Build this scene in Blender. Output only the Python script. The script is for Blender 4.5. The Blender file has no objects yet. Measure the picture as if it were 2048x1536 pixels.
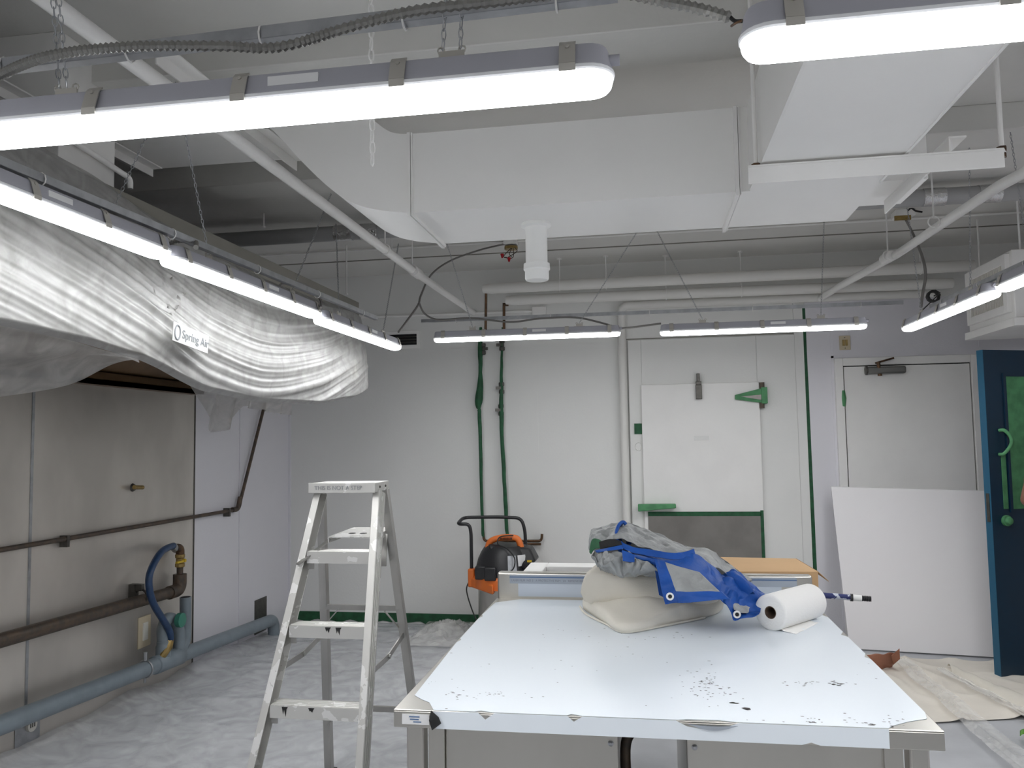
import bpy, bmesh, math, random
from mathutils import Vector, Matrix, noise
S = bpy.context.scene
C = S.collection
R = math.radians
random.seed(7)

# ------------------------------------------------------------------ camera, world, exposure
H = 1.55                                   # camera height
YAW, PITCH, ROLL, FPX = 0.164386, 0.0696965, -0.0161374, 1600.0
fwd = Vector((-math.sin(YAW)*math.cos(PITCH), math.cos(YAW)*math.cos(PITCH), math.sin(PITCH)))
rgt = Vector((math.cos(YAW), math.sin(YAW), 0))
upv = rgt.cross(fwd)
r2 = math.cos(ROLL)*rgt + math.sin(ROLL)*upv
u2 = -math.sin(ROLL)*rgt + math.cos(ROLL)*upv
cam_d = bpy.data.cameras.new('camera')
cam = bpy.data.objects.new('camera', cam_d)
C.objects.link(cam)
cam_d.sensor_fit = 'HORIZONTAL'; cam_d.sensor_width = 36.0
cam_d.lens = FPX/2048*36.0
cam_d.clip_start = 0.02
cam.matrix_world = Matrix(((r2.x, u2.x, -fwd.x, 0), (r2.y, u2.y, -fwd.y, 0), (r2.z, u2.z, -fwd.z, H), (0, 0, 0, 1)))
S.camera = cam
w = bpy.data.worlds.new('world'); S.world = w; w.use_nodes = True
w.node_tree.nodes['Background'].inputs[0].default_value = (0.75, 0.8, 0.9, 1)
w.node_tree.nodes['Background'].inputs[1].default_value = 0.02
S.view_settings.view_transform = 'Standard'; S.view_settings.look = 'None'
S.view_settings.exposure = 0.0; S.view_settings.gamma = 1.0
S.view_settings.use_curve_mapping = False
LAMP = 31.0                                # radiance of the lamp diffusers
S.cycles.max_bounces = 10; S.cycles.diffuse_bounces = 7
S.cycles.transparent_max_bounces = 12
S.cycles.caustics_reflective = False; S.cycles.caustics_refractive = False

def at(px, py, X=None, Y=None, Z=None):
    """the room point that a photograph pixel shows on a known wall, floor or height plane"""
    d = fwd + r2*((px-1024)/FPX) - u2*((py-768)/FPX)
    t = X/d.x if X is not None else (Y/d.y if Y is not None else (Z-H)/d.z)
    return Vector((0, 0, H)) + d*t

# ------------------------------------------------------------------ materials
def mat(name, col, rough=0.5, metal=0.0, var=0.0, scale=4.0, bump=0.0, bscale=40.0, col2=None, spec=None, emit=None, coat=0.0, stretch=None):
    m = bpy.data.materials.new(name); m.use_nodes = True
    nt = m.node_tree; b = nt.nodes['Principled BSDF']
    b.inputs['Base Color'].default_value = (*col, 1)
    b.inputs['Roughness'].default_value = rough; b.inputs['Metallic'].default_value = metal
    if spec is not None: b.inputs['Specular IOR Level'].default_value = spec
    if coat: b.inputs['Coat Weight'].default_value = coat; b.inputs['Coat Roughness'].default_value = 0.15
    tc = nt.nodes.new('ShaderNodeTexCoord'); src = tc.outputs['Object']
    if stretch:
        mp = nt.nodes.new('ShaderNodeMapping'); mp.inputs['Scale'].default_value = stretch
        nt.links.new(src, mp.inputs['Vector']); src = mp.outputs['Vector']
    if var or col2:
        n = nt.nodes.new('ShaderNodeTexNoise'); n.inputs['Scale'].default_value = scale; n.inputs['Detail'].default_value = 5
        nt.links.new(src, n.inputs['Vector'])
        r = nt.nodes.new('ShaderNodeValToRGB'); nt.links.new(n.outputs['Fac'], r.inputs['Fac'])
        c2 = col2 or tuple(max(0, c*(1-var)) for c in col)
        r.color_ramp.elements[0].position = 0.36; r.color_ramp.elements[0].color = (*c2, 1)
        r.color_ramp.elements[1].position = 0.62; r.color_ramp.elements[1].color = (*col, 1)
        nt.links.new(r.outputs['Color'], b.inputs['Base Color'])
    if bump:
        n = nt.nodes.new('ShaderNodeTexNoise'); n.inputs['Scale'].default_value = bscale; n.inputs['Detail'].default_value = 4
        nt.links.new(src, n.inputs['Vector'])
        bp = nt.nodes.new('ShaderNodeBump'); bp.inputs['Strength'].default_value = bump; bp.inputs['Distance'].default_value = 0.01
        nt.links.new(n.outputs['Fac'], bp.inputs['Height']); nt.links.new(bp.outputs['Normal'], b.inputs['Normal'])
    if emit:
        b.inputs['Emission Color'].default_value = (*emit[0], 1); b.inputs['Emission Strength'].default_value = emit[1]
    return m

def film_mat(name, col, clear, trans=0.3, rough=0.25, bump=0.25, bscale=14.0):
    """thin polythene: part see-through, part milky, with glossy creases"""
    m = bpy.data.materials.new(name); m.use_nodes = True
    nt = m.node_tree; b = nt.nodes['Principled BSDF']; out = nt.nodes['Material Output']
    b.inputs['Base Color'].default_value = (*col, 1); b.inputs['Roughness'].default_value = rough
    tc = nt.nodes.new('ShaderNodeTexCoord')
    n = nt.nodes.new('ShaderNodeTexNoise'); n.inputs['Scale'].default_value = bscale; n.inputs['Detail'].default_value = 6
    n.inputs['Distortion'].default_value = 1.2
    nt.links.new(tc.outputs['Object'], n.inputs['Vector'])
    bp = nt.nodes.new('ShaderNodeBump'); bp.inputs['Strength'].default_value = bump; bp.inputs['Distance'].default_value = 0.02
    nt.links.new(n.outputs['Fac'], bp.inputs['Height']); nt.links.new(bp.outputs['Normal'], b.inputs['Normal'])
    tl = nt.nodes.new('ShaderNodeBsdfTranslucent'); tl.inputs['Color'].default_value = (*col, 1)
    tr = nt.nodes.new('ShaderNodeBsdfTransparent')
    m1 = nt.nodes.new('ShaderNodeMixShader'); m1.inputs[0].default_value = trans
    nt.links.new(b.outputs[0], m1.inputs[1]); nt.links.new(tl.outputs[0], m1.inputs[2])
    m2 = nt.nodes.new('ShaderNodeMixShader')
    mr = nt.nodes.new('ShaderNodeMapRange'); mr.inputs['From Min'].default_value = 0.35; mr.inputs['From Max'].default_value = 0.65
    mr.inputs['To Min'].default_value = max(0, clear-0.12); mr.inputs['To Max'].default_value = min(1, clear+0.12)
    nt.links.new(n.outputs['Fac'], mr.inputs['Value']); nt.links.new(mr.outputs[0], m2.inputs[0])
    nt.links.new(m1.outputs[0], m2.inputs[1]); nt.links.new(tr.outputs[0], m2.inputs[2])
    nt.links.new(m2.outputs[0], out.inputs['Surface'])
    return m

def speck_mat(name, col, speck, rough, scale, thr, metal=0.0, scale2=3.0):
    """a surface with chips or splashes of a second colour scattered over it in clusters"""
    m = mat(name, col, rough, metal)
    nt = m.node_tree; b = nt.nodes['Principled BSDF']
    tc = nt.nodes.new('ShaderNodeTexCoord')
    a = nt.nodes.new('ShaderNodeTexNoise'); a.inputs['Scale'].default_value = scale; a.inputs['Detail'].default_value = 3
    g = nt.nodes.new('ShaderNodeTexNoise'); g.inputs['Scale'].default_value = scale2; g.inputs['Detail'].default_value = 1
    for q in (a, g): nt.links.new(tc.outputs['Object'], q.inputs['Vector'])
    ad = nt.nodes.new('ShaderNodeMath'); ad.operation = 'MULTIPLY_ADD'; ad.inputs[1].default_value = 0.55
    nt.links.new(g.outputs['Fac'], ad.inputs[0]); nt.links.new(a.outputs['Fac'], ad.inputs[2])
    gt = nt.nodes.new('ShaderNodeMath'); gt.operation = 'GREATER_THAN'; gt.inputs[1].default_value = thr
    nt.links.new(ad.outputs[0], gt.inputs[0])
    mx = nt.nodes.new('ShaderNodeMix'); mx.data_type = 'RGBA'
    mx.inputs[6].default_value = (*col, 1); mx.inputs[7].default_value = (*speck, 1)
    nt.links.new(gt.outputs[0], mx.inputs[0]); nt.links.new(mx.outputs[2], b.inputs['Base Color'])
    return m

M = {}
M['wall'] = mat('painted_wall', (0.76, 0.76, 0.74), 0.55, var=0.03, scale=1.5, bump=0.08, bscale=60)
M['frp'] = mat('white_wall_panel', (0.74, 0.73, 0.77), 0.35, var=0.03, scale=1.5, bump=0.1, bscale=120)
M['ceil'] = mat('painted_ceiling', (0.68, 0.67, 0.64), 0.7, var=0.06, scale=2, bump=0.15, bscale=30)
M['white'] = mat('white_paint', (0.84, 0.83, 0.81), 0.45, var=0.03, scale=5, bump=0.05, bscale=50)
M['duct'] = mat('painted_duct', (0.86, 0.85, 0.83), 0.4, var=0.03, scale=2, bump=0.04, bscale=8)
M['floor'] = mat('grey_floor', (0.50, 0.51, 0.53), 0.45, var=0.15, scale=3)
M['steel'] = mat('stainless_steel', (0.56, 0.54, 0.50), 0.32, 1.0, var=0.16, scale=2.2, bump=0.03, bscale=5, stretch=(1, 1, 0.35))
M['steel_panel'] = mat('smeared_stainless_steel', (0.68, 0.64, 0.59), 0.40, 0.7, var=0.26, scale=1.7, bump=0.06, bscale=2.2, stretch=(1, 0.9, 0.5))
M['galv'] = mat('galvanised_steel', (0.44, 0.45, 0.47), 0.34, 0.8, var=0.2, scale=20)
M['alu'] = mat('ladder_aluminium', (0.48, 0.47, 0.45), 0.38, 0.85, var=0.18, scale=9, stretch=(1, 1, 0.4))
M['alu_paint'] = speck_mat('paint_splashed_aluminium', (0.66, 0.65, 0.62), (0.86, 0.85, 0.83), 0.42, 14, 0.86, 0.55, 5)
M['housing'] = mat('grey_lamp_housing', (0.40, 0.40, 0.445), 0.5)
M['diffuser'] = mat('glowing_lamp_diffuser', (0.9, 0.9, 0.9), 0.3, emit=((0.97, 0.985, 1.0), LAMP))
def _beam():                                # the light board faces down, so the flanks glow less than the underside
    nt = M['diffuser'].node_tree
    g = nt.nodes.new('ShaderNodeNewGeometry'); sp = nt.nodes.new('ShaderNodeSeparateXYZ'); nt.links.new(g.outputs['Normal'], sp.inputs[0])
    r = nt.nodes.new('ShaderNodeMapRange'); r.inputs['From Min'].default_value = 0.0; r.inputs['From Max'].default_value = -1.0
    r.inputs['To Min'].default_value = LAMP*.26; r.inputs['To Max'].default_value = LAMP
    nt.links.new(sp.outputs['Z'], r.inputs['Value']); nt.links.new(r.outputs[0], nt.nodes['Principled BSDF'].inputs['Emission Strength'])
_beam()
M['rim'] = mat('white_lamp_rim', (0.85, 0.86, 0.88), 0.3)
M['clip'] = mat('spring_steel', (0.50, 0.48, 0.44), 0.42, 0.5)
M['black'] = mat('black_plastic', (0.018, 0.018, 0.02), 0.42)
M['rubber'] = mat('black_rubber', (0.012, 0.012, 0.012), 0.6)
M['orange'] = mat('orange_plastic', (0.72, 0.17, 0.03), 0.42)
M['iron'] = mat('black_iron_pipe', (0.075, 0.062, 0.052), 0.5, 0.4, var=0.3, scale=25, col2=(0.12, 0.085, 0.06))
M['copper'] = mat('tarnished_copper', (0.16, 0.09, 0.05), 0.45, 0.7, col2=(0.07, 0.045, 0.03), scale=18)
M['brass'] = mat('brass', (0.42, 0.30, 0.12), 0.35, 0.9, var=0.3, scale=30)
M['pvc'] = mat('grey_drain_pipe', (0.20, 0.24, 0.27), 0.42, var=0.12, scale=12)
M['hose'] = mat('blue_gas_hose', (0.016, 0.05, 0.13), 0.4, var=0.25, scale=40)
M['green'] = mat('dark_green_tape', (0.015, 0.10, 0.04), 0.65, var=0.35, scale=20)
M['lgreen'] = mat('light_green_tape', (0.09, 0.30, 0.13), 0.65, var=0.3, scale=14)
M['blue_door'] = mat('dark_blue_door_paint', (0.003, 0.026, 0.055), 0.45, var=0.1, scale=6)
M['blue_edge'] = mat('light_blue_door_edge', (0.012, 0.085, 0.155), 0.4)  # lighter blue than the door face
M['cable'] = mat('armoured_cable', (0.26, 0.255, 0.24), 0.36, 0.7)
M['greycable'] = mat('grey_cable', (0.20, 0.19, 0.18), 0.5)
M['canvas'] = mat('cream_canvas', (0.72, 0.68, 0.60), 0.9, var=0.08, scale=6, bump=0.12, bscale=220)
M['paper'] = mat('beige_floor_paper', (0.78, 0.73, 0.65), 0.85, var=0.1, scale=3, bump=0.05, bscale=20)
M['tarp_grey'] = mat('silver_grey_tarpaulin', (0.30, 0.31, 0.31), 0.42, var=0.25, scale=14, bump=0.5, bscale=45)
M['tarp_blue'] = mat('blue_tarpaulin_hem', (0.010, 0.075, 0.34), 0.5, spec=0.3, var=0.25, scale=10, bump=0.3, bscale=40)
M['towel'] = mat('white_paper_towel', (0.82, 0.81, 0.79), 0.9, bump=0.15, bscale=160)
M['core'] = mat('brown_card_core', (0.10, 0.065, 0.045), 0.8)
M['card'] = mat('brown_cardboard', (0.58, 0.37, 0.19), 0.8, var=0.06, scale=4)
M['rust'] = mat('red_brown_paper', (0.36, 0.16, 0.10), 0.8, var=0.15, scale=8)
M['film_top'] = mat('blue_white_protective_film', (0.74, 0.79, 0.84), 0.28)
M['chip'] = mat('bared_dark_chips', (0.10, 0.09, 0.09), 0.5)
M['film_band'] = mat('grey_blue_film_band', (0.36, 0.40, 0.46), 0.3)
M['film_line'] = mat('blue_printed_line', (0.09, 0.16, 0.30), 0.4)
M['film_back'] = mat('pale_film', (0.56, 0.61, 0.68), 0.3)
M['ink'] = mat('grey_print', (0.22, 0.22, 0.25), 0.6)
M['board'] = mat('white_panel_board', (0.80, 0.78, 0.79), 0.45)
M['cream'] = mat('cream_plate', (0.58, 0.50, 0.36), 0.5)
M['offwhite'] = mat('ivory_device', (0.74, 0.72, 0.66), 0.4)
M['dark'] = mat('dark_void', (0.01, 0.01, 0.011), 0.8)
M['filter'] = mat('greasy_brown_steel', (0.20, 0.12, 0.06), 0.35, 0.7, var=0.3, scale=3)
M['grime'] = mat('dull_olive_steel', (0.25, 0.24, 0.21), 0.5, 0.3, var=0.1, scale=3)
M['olive_face'] = M['grime']  # second key for the dull olive steel
M['drape'] = film_mat('milky_plastic_drape', (0.38, 0.375, 0.365), 0.24, 0.2, 0.40, 0.12, 9)
M['drape_thin'] = film_mat('thin_plastic_drape', (0.62, 0.60, 0.57), 0.34, 0.3, 0.35, 0.2, 8)
M['sheet'] = film_mat('clear_floor_plastic', (0.84, 0.85, 0.87), 0.52, 0.05, 0.12, 0.15, 5)
M['strip'] = film_mat('clear_plastic_strip', (0.86, 0.85, 0.82), 0.62, 0.05, 0.12, 0.12, 5)
M['skin'] = mat('brown_skin', (0.17, 0.075, 0.045), 0.5)
M['red'] = mat('red_cloth', (0.42, 0.012, 0.02), 0.8)
M['jeans'] = mat('dark_trousers', (0.03, 0.035, 0.05), 0.85)
M['darkred'] = mat('dark_red_board', (0.10, 0.01, 0.02), 0.5)
M['yellow'] = mat('yellow_handle', (0.62, 0.42, 0.03), 0.45)
M['teal'] = mat('green_cleanout', (0.05, 0.22, 0.16), 0.5)
M['gunmetal'] = mat('worn_dark_metal', (0.12, 0.115, 0.105), 0.4, 0.8, var=0.2, scale=30)
M['closer'] = mat('grey_closer_body', (0.20, 0.20, 0.19), 0.4, 0.7)
M['polepaint'] = speck_mat('navy_splashed_pole', (0.62, 0.66, 0.74), (0.02, 0.03, 0.14), 0.5, 26, 0.72, 0.0, 6)
M['tray'] = mat('grey_kickplate', (0.27, 0.255, 0.24), 0.42, 0.75, var=0.16, scale=5)
M['foil'] = mat('silver_foil_tape', (0.72, 0.72, 0.72), 0.25, 1.0, bump=0.8, bscale=60)
M['lag'] = mat('dark_lagged_pipe', (0.40, 0.40, 0.40), 0.6)
M['white_soft'] = mat('painted_pipe_lagging', (0.72, 0.71, 0.68), 0.6, bump=0.15, bscale=16)
M['pvc_white'] = mat('white_pvc', (0.84, 0.84, 0.82), 0.35)
M['sticker'] = mat('white_sticker', (0.72, 0.72, 0.72), 0.5)
M['leaf'] = mat('green_leaf', (0.10, 0.28, 0.03), 0.5)

# ------------------------------------------------------------------ mesh helpers
class MB:
    def __init__(s): s.v = []; s.f = []
    def add(s, vs, fs):
        o = len(s.v); s.v += [Vector(v) for v in vs]; s.f += [tuple(i+o for i in f) for f in fs]; return s
    def box(s, a, b):
        (x0, y0, z0), (x1, y1, z1) = a, b
        x0, x1 = sorted((x0, x1)); y0, y1 = sorted((y0, y1)); z0, z1 = sorted((z0, z1))
        return s.add([(x0,y0,z0),(x1,y0,z0),(x1,y1,z0),(x0,y1,z0),(x0,y0,z1),(x1,y0,z1),(x1,y1,z1),(x0,y1,z1)],
                     [(3,2,1,0),(4,5,6,7),(0,1,5,4),(1,2,6,5),(2,3,7,6),(3,0,4,7)])
    def hexa(s, p):                         # eight corners: bottom ring then top ring
        return s.add(p, [(3,2,1,0),(4,5,6,7),(0,1,5,4),(1,2,6,5),(2,3,7,6),(3,0,4,7)])
    def bar(s, a, b, wx, wy, up=(0, 0, 1)): # rectangular bar from a to b
        a, b = Vector(a), Vector(b); d = (b-a).normalized(); u = Vector(up)
        x = d.cross(u)
        if x.length < 1e-4: x = d.cross(Vector((0, 1, 0)))
        x.normalize(); y = x.cross(d).normalized()
        q = [x*sx*wx/2 + y*sy*wy/2 for sx, sy in ((-1,-1),(1,-1),(1,1),(-1,1))]
        return s.hexa([a+i for i in q] + [b+i for i in q])
    def tube(s, pts, r, n=12, caps=True, closed=False):
        pts = [Vector(p) for p in pts]; m = len(pts)
        rr = r if isinstance(r, (list, tuple)) else [r]*m
        prev = None; o = len(s.v)
        for i, p in enumerate(pts):
            if closed: t = (pts[(i+1) % m]-pts[i-1])
            else: t = pts[min(i+1, m-1)]-pts[max(i-1, 0)]
            t.normalize()
            if prev is None:
                x = t.orthogonal().normalized()
            else:
                x = (prev - t*prev.dot(t))
                x = x.normalized() if x.length > 1e-6 else t.orthogonal().normalized()
            prev = x; y = t.cross(x)
            for k in range(n):
                a = 2*math.pi*k/n
                s.v.append(p + (x*math.cos(a) + y*math.sin(a))*rr[i])
        for i in range(m if closed else m-1):
            j = (i+1) % m
            for k in range(n):
                l = (k+1) % n
                s.f.append((o+i*n+k, o+i*n+l, o+j*n+l, o+j*n+k))
        if caps and not closed:
            s.f.append(tuple(o+k for k in reversed(range(n)))); s.f.append(tuple(o+(m-1)*n+k for k in range(n)))
        return s
    def cyl(s, a, b, r, n=16): return s.tube([a, b], r, n)
    def loops(s, ls, capA=True, capB=True): # loft closed loops of equal length
        o = len(s.v); n = len(ls[0])
        for l in ls: s.v += [Vector(p) for p in l]
        for i in range(len(ls)-1):
            for k in range(n):
                l = (k+1) % n
                s.f.append((o+i*n+k, o+i*n+l, o+(i+1)*n+l, o+(i+1)*n+k))
        if capA: s.f.append(tuple(o+k for k in reversed(range(n))))
        if capB: s.f.append(tuple(o+(len(ls)-1)*n+k for k in range(n)))
        return s
    def lathe(s, prof, c, n=28, axis='Z'):
        ls = []
        for r, z in prof:
            l = []
            for k in range(n):
                a = 2*math.pi*k/n; x, y = r*math.cos(a), r*math.sin(a)
                l.append({'Z': (c[0]+x, c[1]+y, c[2]+z), 'X': (c[0]+z, c[1]+x, c[2]+y), 'Y': (c[0]+y, c[1]+z, c[2]+x)}[axis])
            ls.append(l)
        return s.loops(ls)
    def prism(s, poly, d):                  # polygon of 3-D points extruded by d
        d = Vector(d); p = [Vector(q) for q in poly]
        return s.loops([p, [q+d for q in p]])
    def grid(s, fn, nu, nv):
        o = len(s.v)
        for i in range(nu+1):
            for j in range(nv+1): s.v.append(Vector(fn(i/nu, j/nv)))
        for i in range(nu):
            for j in range(nv):
                a = o+i*(nv+1)+j; s.f.append((a, a+nv+1, a+nv+2, a+1))
        return s
    def poly(s, pts): return s.add(pts, [tuple(range(len(pts)))])

SH = {}
def obj(name, mb, m, parent=None, bevel=0, ang=35, solid=0, sub=0, local=False, label=None):
    me = bpy.data.meshes.new(name)
    sh = Vector((0, 0, 0))
    if parent is not None and not local: sh = SH[parent.name]
    me.from_pydata([v - sh for v in mb.v], [], mb.f); me.validate()
    bm = bmesh.new(); bm.from_mesh(me); bmesh.ops.recalc_face_normals(bm, faces=bm.faces); bm.to_mesh(me); bm.free()
    me.materials.append(M[m])
    for p in me.polygons: p.use_smooth = True
    me.set_sharp_from_angle(angle=R(ang))
    o = bpy.data.objects.new(name, me); C.objects.link(o)
    if parent is not None: o.parent = parent
    SH[o.name] = sh
    if bevel:
        b = o.modifiers.new('bevel', 'BEVEL'); b.width = bevel; b.segments = 2; b.limit_method = 'ANGLE'; b.angle_limit = R(40)
    if solid:
        b = o.modifiers.new('thick', 'SOLIDIFY'); b.thickness = solid; b.offset = 0
    if sub:
        b = o.modifiers.new('smooth', 'SUBSURF'); b.levels = sub; b.render_levels = sub
    if label: o['label'] = label
    return o
def tag(o, label, cat, group=None, kind=None):
    o['label'] = label; o['category'] = cat
    if group: o['group'] = group
    if kind: o['kind'] = kind
    return o
def thing(name, label, cat, loc=(0, 0, 0), group=None):
    o = bpy.data.objects.new(name, None); C.objects.link(o); o.location = loc; o.empty_display_size = 0.05
    SH[o.name] = Vector(loc)
    return tag(o, label, cat, group)
def struct(name, mb, m, parent=None, label=None, **k):
    o = obj(name, mb, m, parent, **k)
    if parent is None: o['kind'] = 'structure'
    if label: o['label'] = label
    return o
def copy_tree(o, parent=None):
    c = o.copy(); C.objects.link(c)
    if parent is not None: c.parent = parent
    SH[c.name] = SH.get(o.name, Vector((0, 0, 0)))
    for ch in list(o.children):
        if not ch.name.startswith('chain'): copy_tree(ch, c)    # every lamp hangs on chains of its own length
    return c
def cr(pts, n):                             # Catmull-Rom through points
    pts = [Vector(p) for p in pts]; out = []
    for i in range(len(pts)-1):
        p0, p1, p2, p3 = pts[max(i-1, 0)], pts[i], pts[i+1], pts[min(i+2, len(pts)-1)]
        for k in range(n):
            t = k/n
            out.append(0.5*((2*p1)+(p2-p0)*t+(2*p0-5*p1+4*p2-p3)*t*t+(3*p1-p0-3*p2+p3)*t**3))
    out.append(pts[-1]); return out
def fillet(pts, r, n=6):                    # polyline with rounded corners
    pts = [Vector(p) for p in pts]; out = [pts[0]]
    for i in range(1, len(pts)-1):
        a, b, c = pts[i-1], pts[i], pts[i+1]
        rr = min(r, (a-b).length*0.49, (c-b).length*0.49)
        p, q = b+(a-b).normalized()*rr, b+(c-b).normalized()*rr
        for k in range(n+1):
            t = k/n; out.append(p*(1-t)**2 + b*2*t*(1-t) + q*t*t)
    out.append(pts[-1]); return out
def nz(x, y, z=0.0, s=1.0): return noise.noise(Vector((x*s, y*s, z*s)))
def interp(tab, x):
    if x <= tab[0][0]: return tab[0][1]
    for (a, b), (c, d) in zip(tab, tab[1:]):
        if x <= c:
            t = (x-a)/(c-a); t = t*t*(3-2*t)*0.5 + t*0.5
            return b + (d-b)*t
    return tab[-1][1]
def loft(rows, nu, nv, amp=0.0, sc=20.0, seed=0):
    rr = [cr(r, max(1, nu//(len(r)-1))) for r in rows]
    n = min(len(r) for r in rr); cols = []
    for i in range(n): cols.append(cr([r[i] for r in rr], max(1, nv//(len(rows)-1))))
    k = len(cols[0]); mb = MB()
    def f(u, v):
        p = cols[round(u*(n-1))][round(v*(k-1))].copy()
        if amp:
            q = noise.noise_vector(p*sc + Vector((seed, 0, 0)))*0.6 + noise.noise_vector(p*sc*2.3 + Vector((0, seed, 0)))*0.4
            rd = (1-abs(noise.noise(p*sc*.8 + Vector((seed*3, 1, 2)))))**5 - (1-abs(noise.noise(p*sc*1.3 + Vector((2, seed*2, 5)))))**6
            p += q*amp*.7 + Vector((0, -.7, .7))*rd*amp
        return p
    return mb.grid(f, n-1, k-1)
def text_mb(body, size, origin, xdir, ydir, depth=0.0006, align='CENTER'):
    cu = bpy.data.curves.new('t', 'FONT'); cu.body = body; cu.size = size; cu.extrude = depth; cu.align_x = align; cu.align_y = 'CENTER'
    o = bpy.data.objects.new('t', cu); C.objects.link(o)
    dg = bpy.context.evaluated_depsgraph_get(); me = bpy.data.meshes.new_from_object(o.evaluated_get(dg))
    x, y = Vector(xdir).normalized(), Vector(ydir).normalized(); z = x.cross(y)
    mb = MB(); og = Vector(origin)
    mb.add([og + x*v.co.x + y*v.co.y + z*v.co.z for v in me.vertices], [tuple(p.vertices) for p in me.polygons])
    bpy.data.objects.remove(o); bpy.data.curves.remove(cu); bpy.data.meshes.remove(me)
    return mb

# ------------------------------------------------------------------ room shell
XL, XR, YB, YF, ZC = -3.13, 3.30, 6.71, -2.4, 3.02
struct('floor', MB().box((XL-.1, YF-.1, -.1), (XR+.1, YB+.1, 0)), 'floor')
ceiling = struct('ceiling', MB().box((XL-.1, YF-.1, ZC), (XR+.1, YB+.1, ZC+.1)), 'ceil')
for y0, y1 in ((0.2, .46), (1.42, 1.68), (2.60, 2.88), (3.80, 4.03)):
    obj('ceiling_beam', MB().box((XL, y0, 2.90), (XR, y1, ZC)), 'ceil', ceiling, bevel=.004)
for y in (5.77, 6.11):
    obj('ceiling_seam', MB().box((XL, y-.006, ZC-.006), (XR, y+.006, ZC)), 'grime', ceiling)
wall_left = struct('wall_left', MB().box((XL-.1, YF, 0), (XL, YB, ZC)), 'frp')
wall_back = struct('wall_back', MB().box((XL-.1, YB, 0), (XR+.1, YB+.1, ZC)), 'wall')
wall_right = struct('wall_right', MB().box((XR, YF, 0), (XR+.1, YB, ZC)), 'frp')
wall_front = struct('wall_front', MB().box((XL-.1, YF-.1, 0), (XR+.1, YF, ZC)), 'wall')
obj('wall_panel', MB().box((1.29, YB-.006, 0), (XR, YB, 2.62)), 'frp', wall_back)
obj('batten', MB().box((XL, 5.82, 0), (XL+.008, 5.85, 2.2)), 'frp', wall_left)
obj('corner_batten', MB().box((XL, YB-.02, 0), (XL+.02, YB, 2.4)), 'frp', wall_left)
obj('panel_seam', MB().box((-.9, YB-.003, 0.2), (-.895, YB, 2.35)), 'wall', wall_back)
obj('panel_seam', MB().box((-2.2, YB-.004, 2.34), (-.14, YB, 2.348)), 'wall', wall_back)

# ------------------------------------------------------------------ lamps
LL = 1.26                                   # lamp length
def stadium(w, L, z, n=10):
    h = L/2 - w; p = []
    for k in range(n+1):
        a = -math.pi/2 + math.pi*k/n; p.append((h + w*math.cos(a), w*math.sin(a), z))
    for k in range(n+1):
        a = math.pi/2 + math.pi*k/n; p.append((-h + w*math.cos(a), w*math.sin(a), z))
    return p
def make_lamp():
    t = thing('led_lamp', 'lamp', 'lamp')
    W = 0.046
    def ring(w, z): return stadium(w, LL - 2*(W-w)*.75, z)
    hs = MB().loops([ring(.041, .002), ring(.041, .011), ring(.038, .016), ring(.034, .036), ring(.030, .042), ring(.021, .044)])
    obj('housing', hs, 'housing', t, local=True, ang=30)
    obj('lens_rim', MB().loops([ring(.0435, -.005), ring(.046, -.0025), ring(.046, .0025), ring(.042, .005)]), 'rim', t, local=True)
    df = MB().loops([ring(.0425, -.003), ring(.042, -.010), ring(.039, -.018), ring(.033, -.024), ring(.021, -.027)])
    obj('diffuser', df, 'diffuser', t, local=True, ang=50)
    for i in range(5):
        x = -.557 + i*.2785
        for s in (-1, 1):
            c = MB()
            pts = [(x, s*.0475, -.007), (x, s*.048, .004), (x, s*.044, .016), (x, s*.037, .038), (x, s*.029, .0465)]
            for p, q in zip(pts, pts[1:]): c.bar(p, q, .026, .0022, up=(0, s, .3))
            c.bar((x, s*.043, -.0075), (x, s*.0485, -.0075), .026, .002)
            c.cyl((x, s*.037, .034), (x, s*.042, .035), .0035, 8)
            obj('spring_clip', c, 'clip', t, local=True)
    for x in (-.36, .36):
        h = MB().box((x-.035, -.022, .044), (x+.035, .022, .046))
        h.box((x-.022, -.002, .044), (x+.022, .002, .066))
        for s in (-1, 1): h.tube([(x+s*.018+.006*math.cos(a), 0, .068+.006*math.sin(a)) for a in [k*math.pi/4 for k in range(8)]], .0015, 6, closed=True)
        obj('hanger_bracket', h, 'clip', t, local=True)
    obj('rating_sticker', MB().box((.05, -.0385, .017), (.14, -.0345, .033)), 'sticker', t, local=True)
    g = MB().loops([[(LL/2-.012+dz, .009*math.cos(a), .024+.009*math.sin(a)) for a in [k*math.pi/6 for k in range(12)]] for dz in (0, .02)])
    obj('cable_gland', g, 'housing', t, local=True)
    return t
def chain_mb(a, b, r=.0011, ln=.021):
    a, b = Vector(a), Vector(b); d = b-a; L = d.length; d.normalize()
    n = max(2, int(L/(ln-.005))); x = d.orthogonal().normalized(); y = d.cross(x); mb = MB()
    for i in range(n):
        c = a + d*(L*(i+.5)/n); s = x if i % 2 else y
        pts = []
        for k in range(8):
            q = 2*math.pi*k/8
            pts.append(c + d*(ln/2)*math.cos(q) + s*(ln*.2)*math.sin(q))
        mb.tube(pts, r, 5, closed=True)
    return mb
lamp0 = make_lamp()
used = [0]
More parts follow.
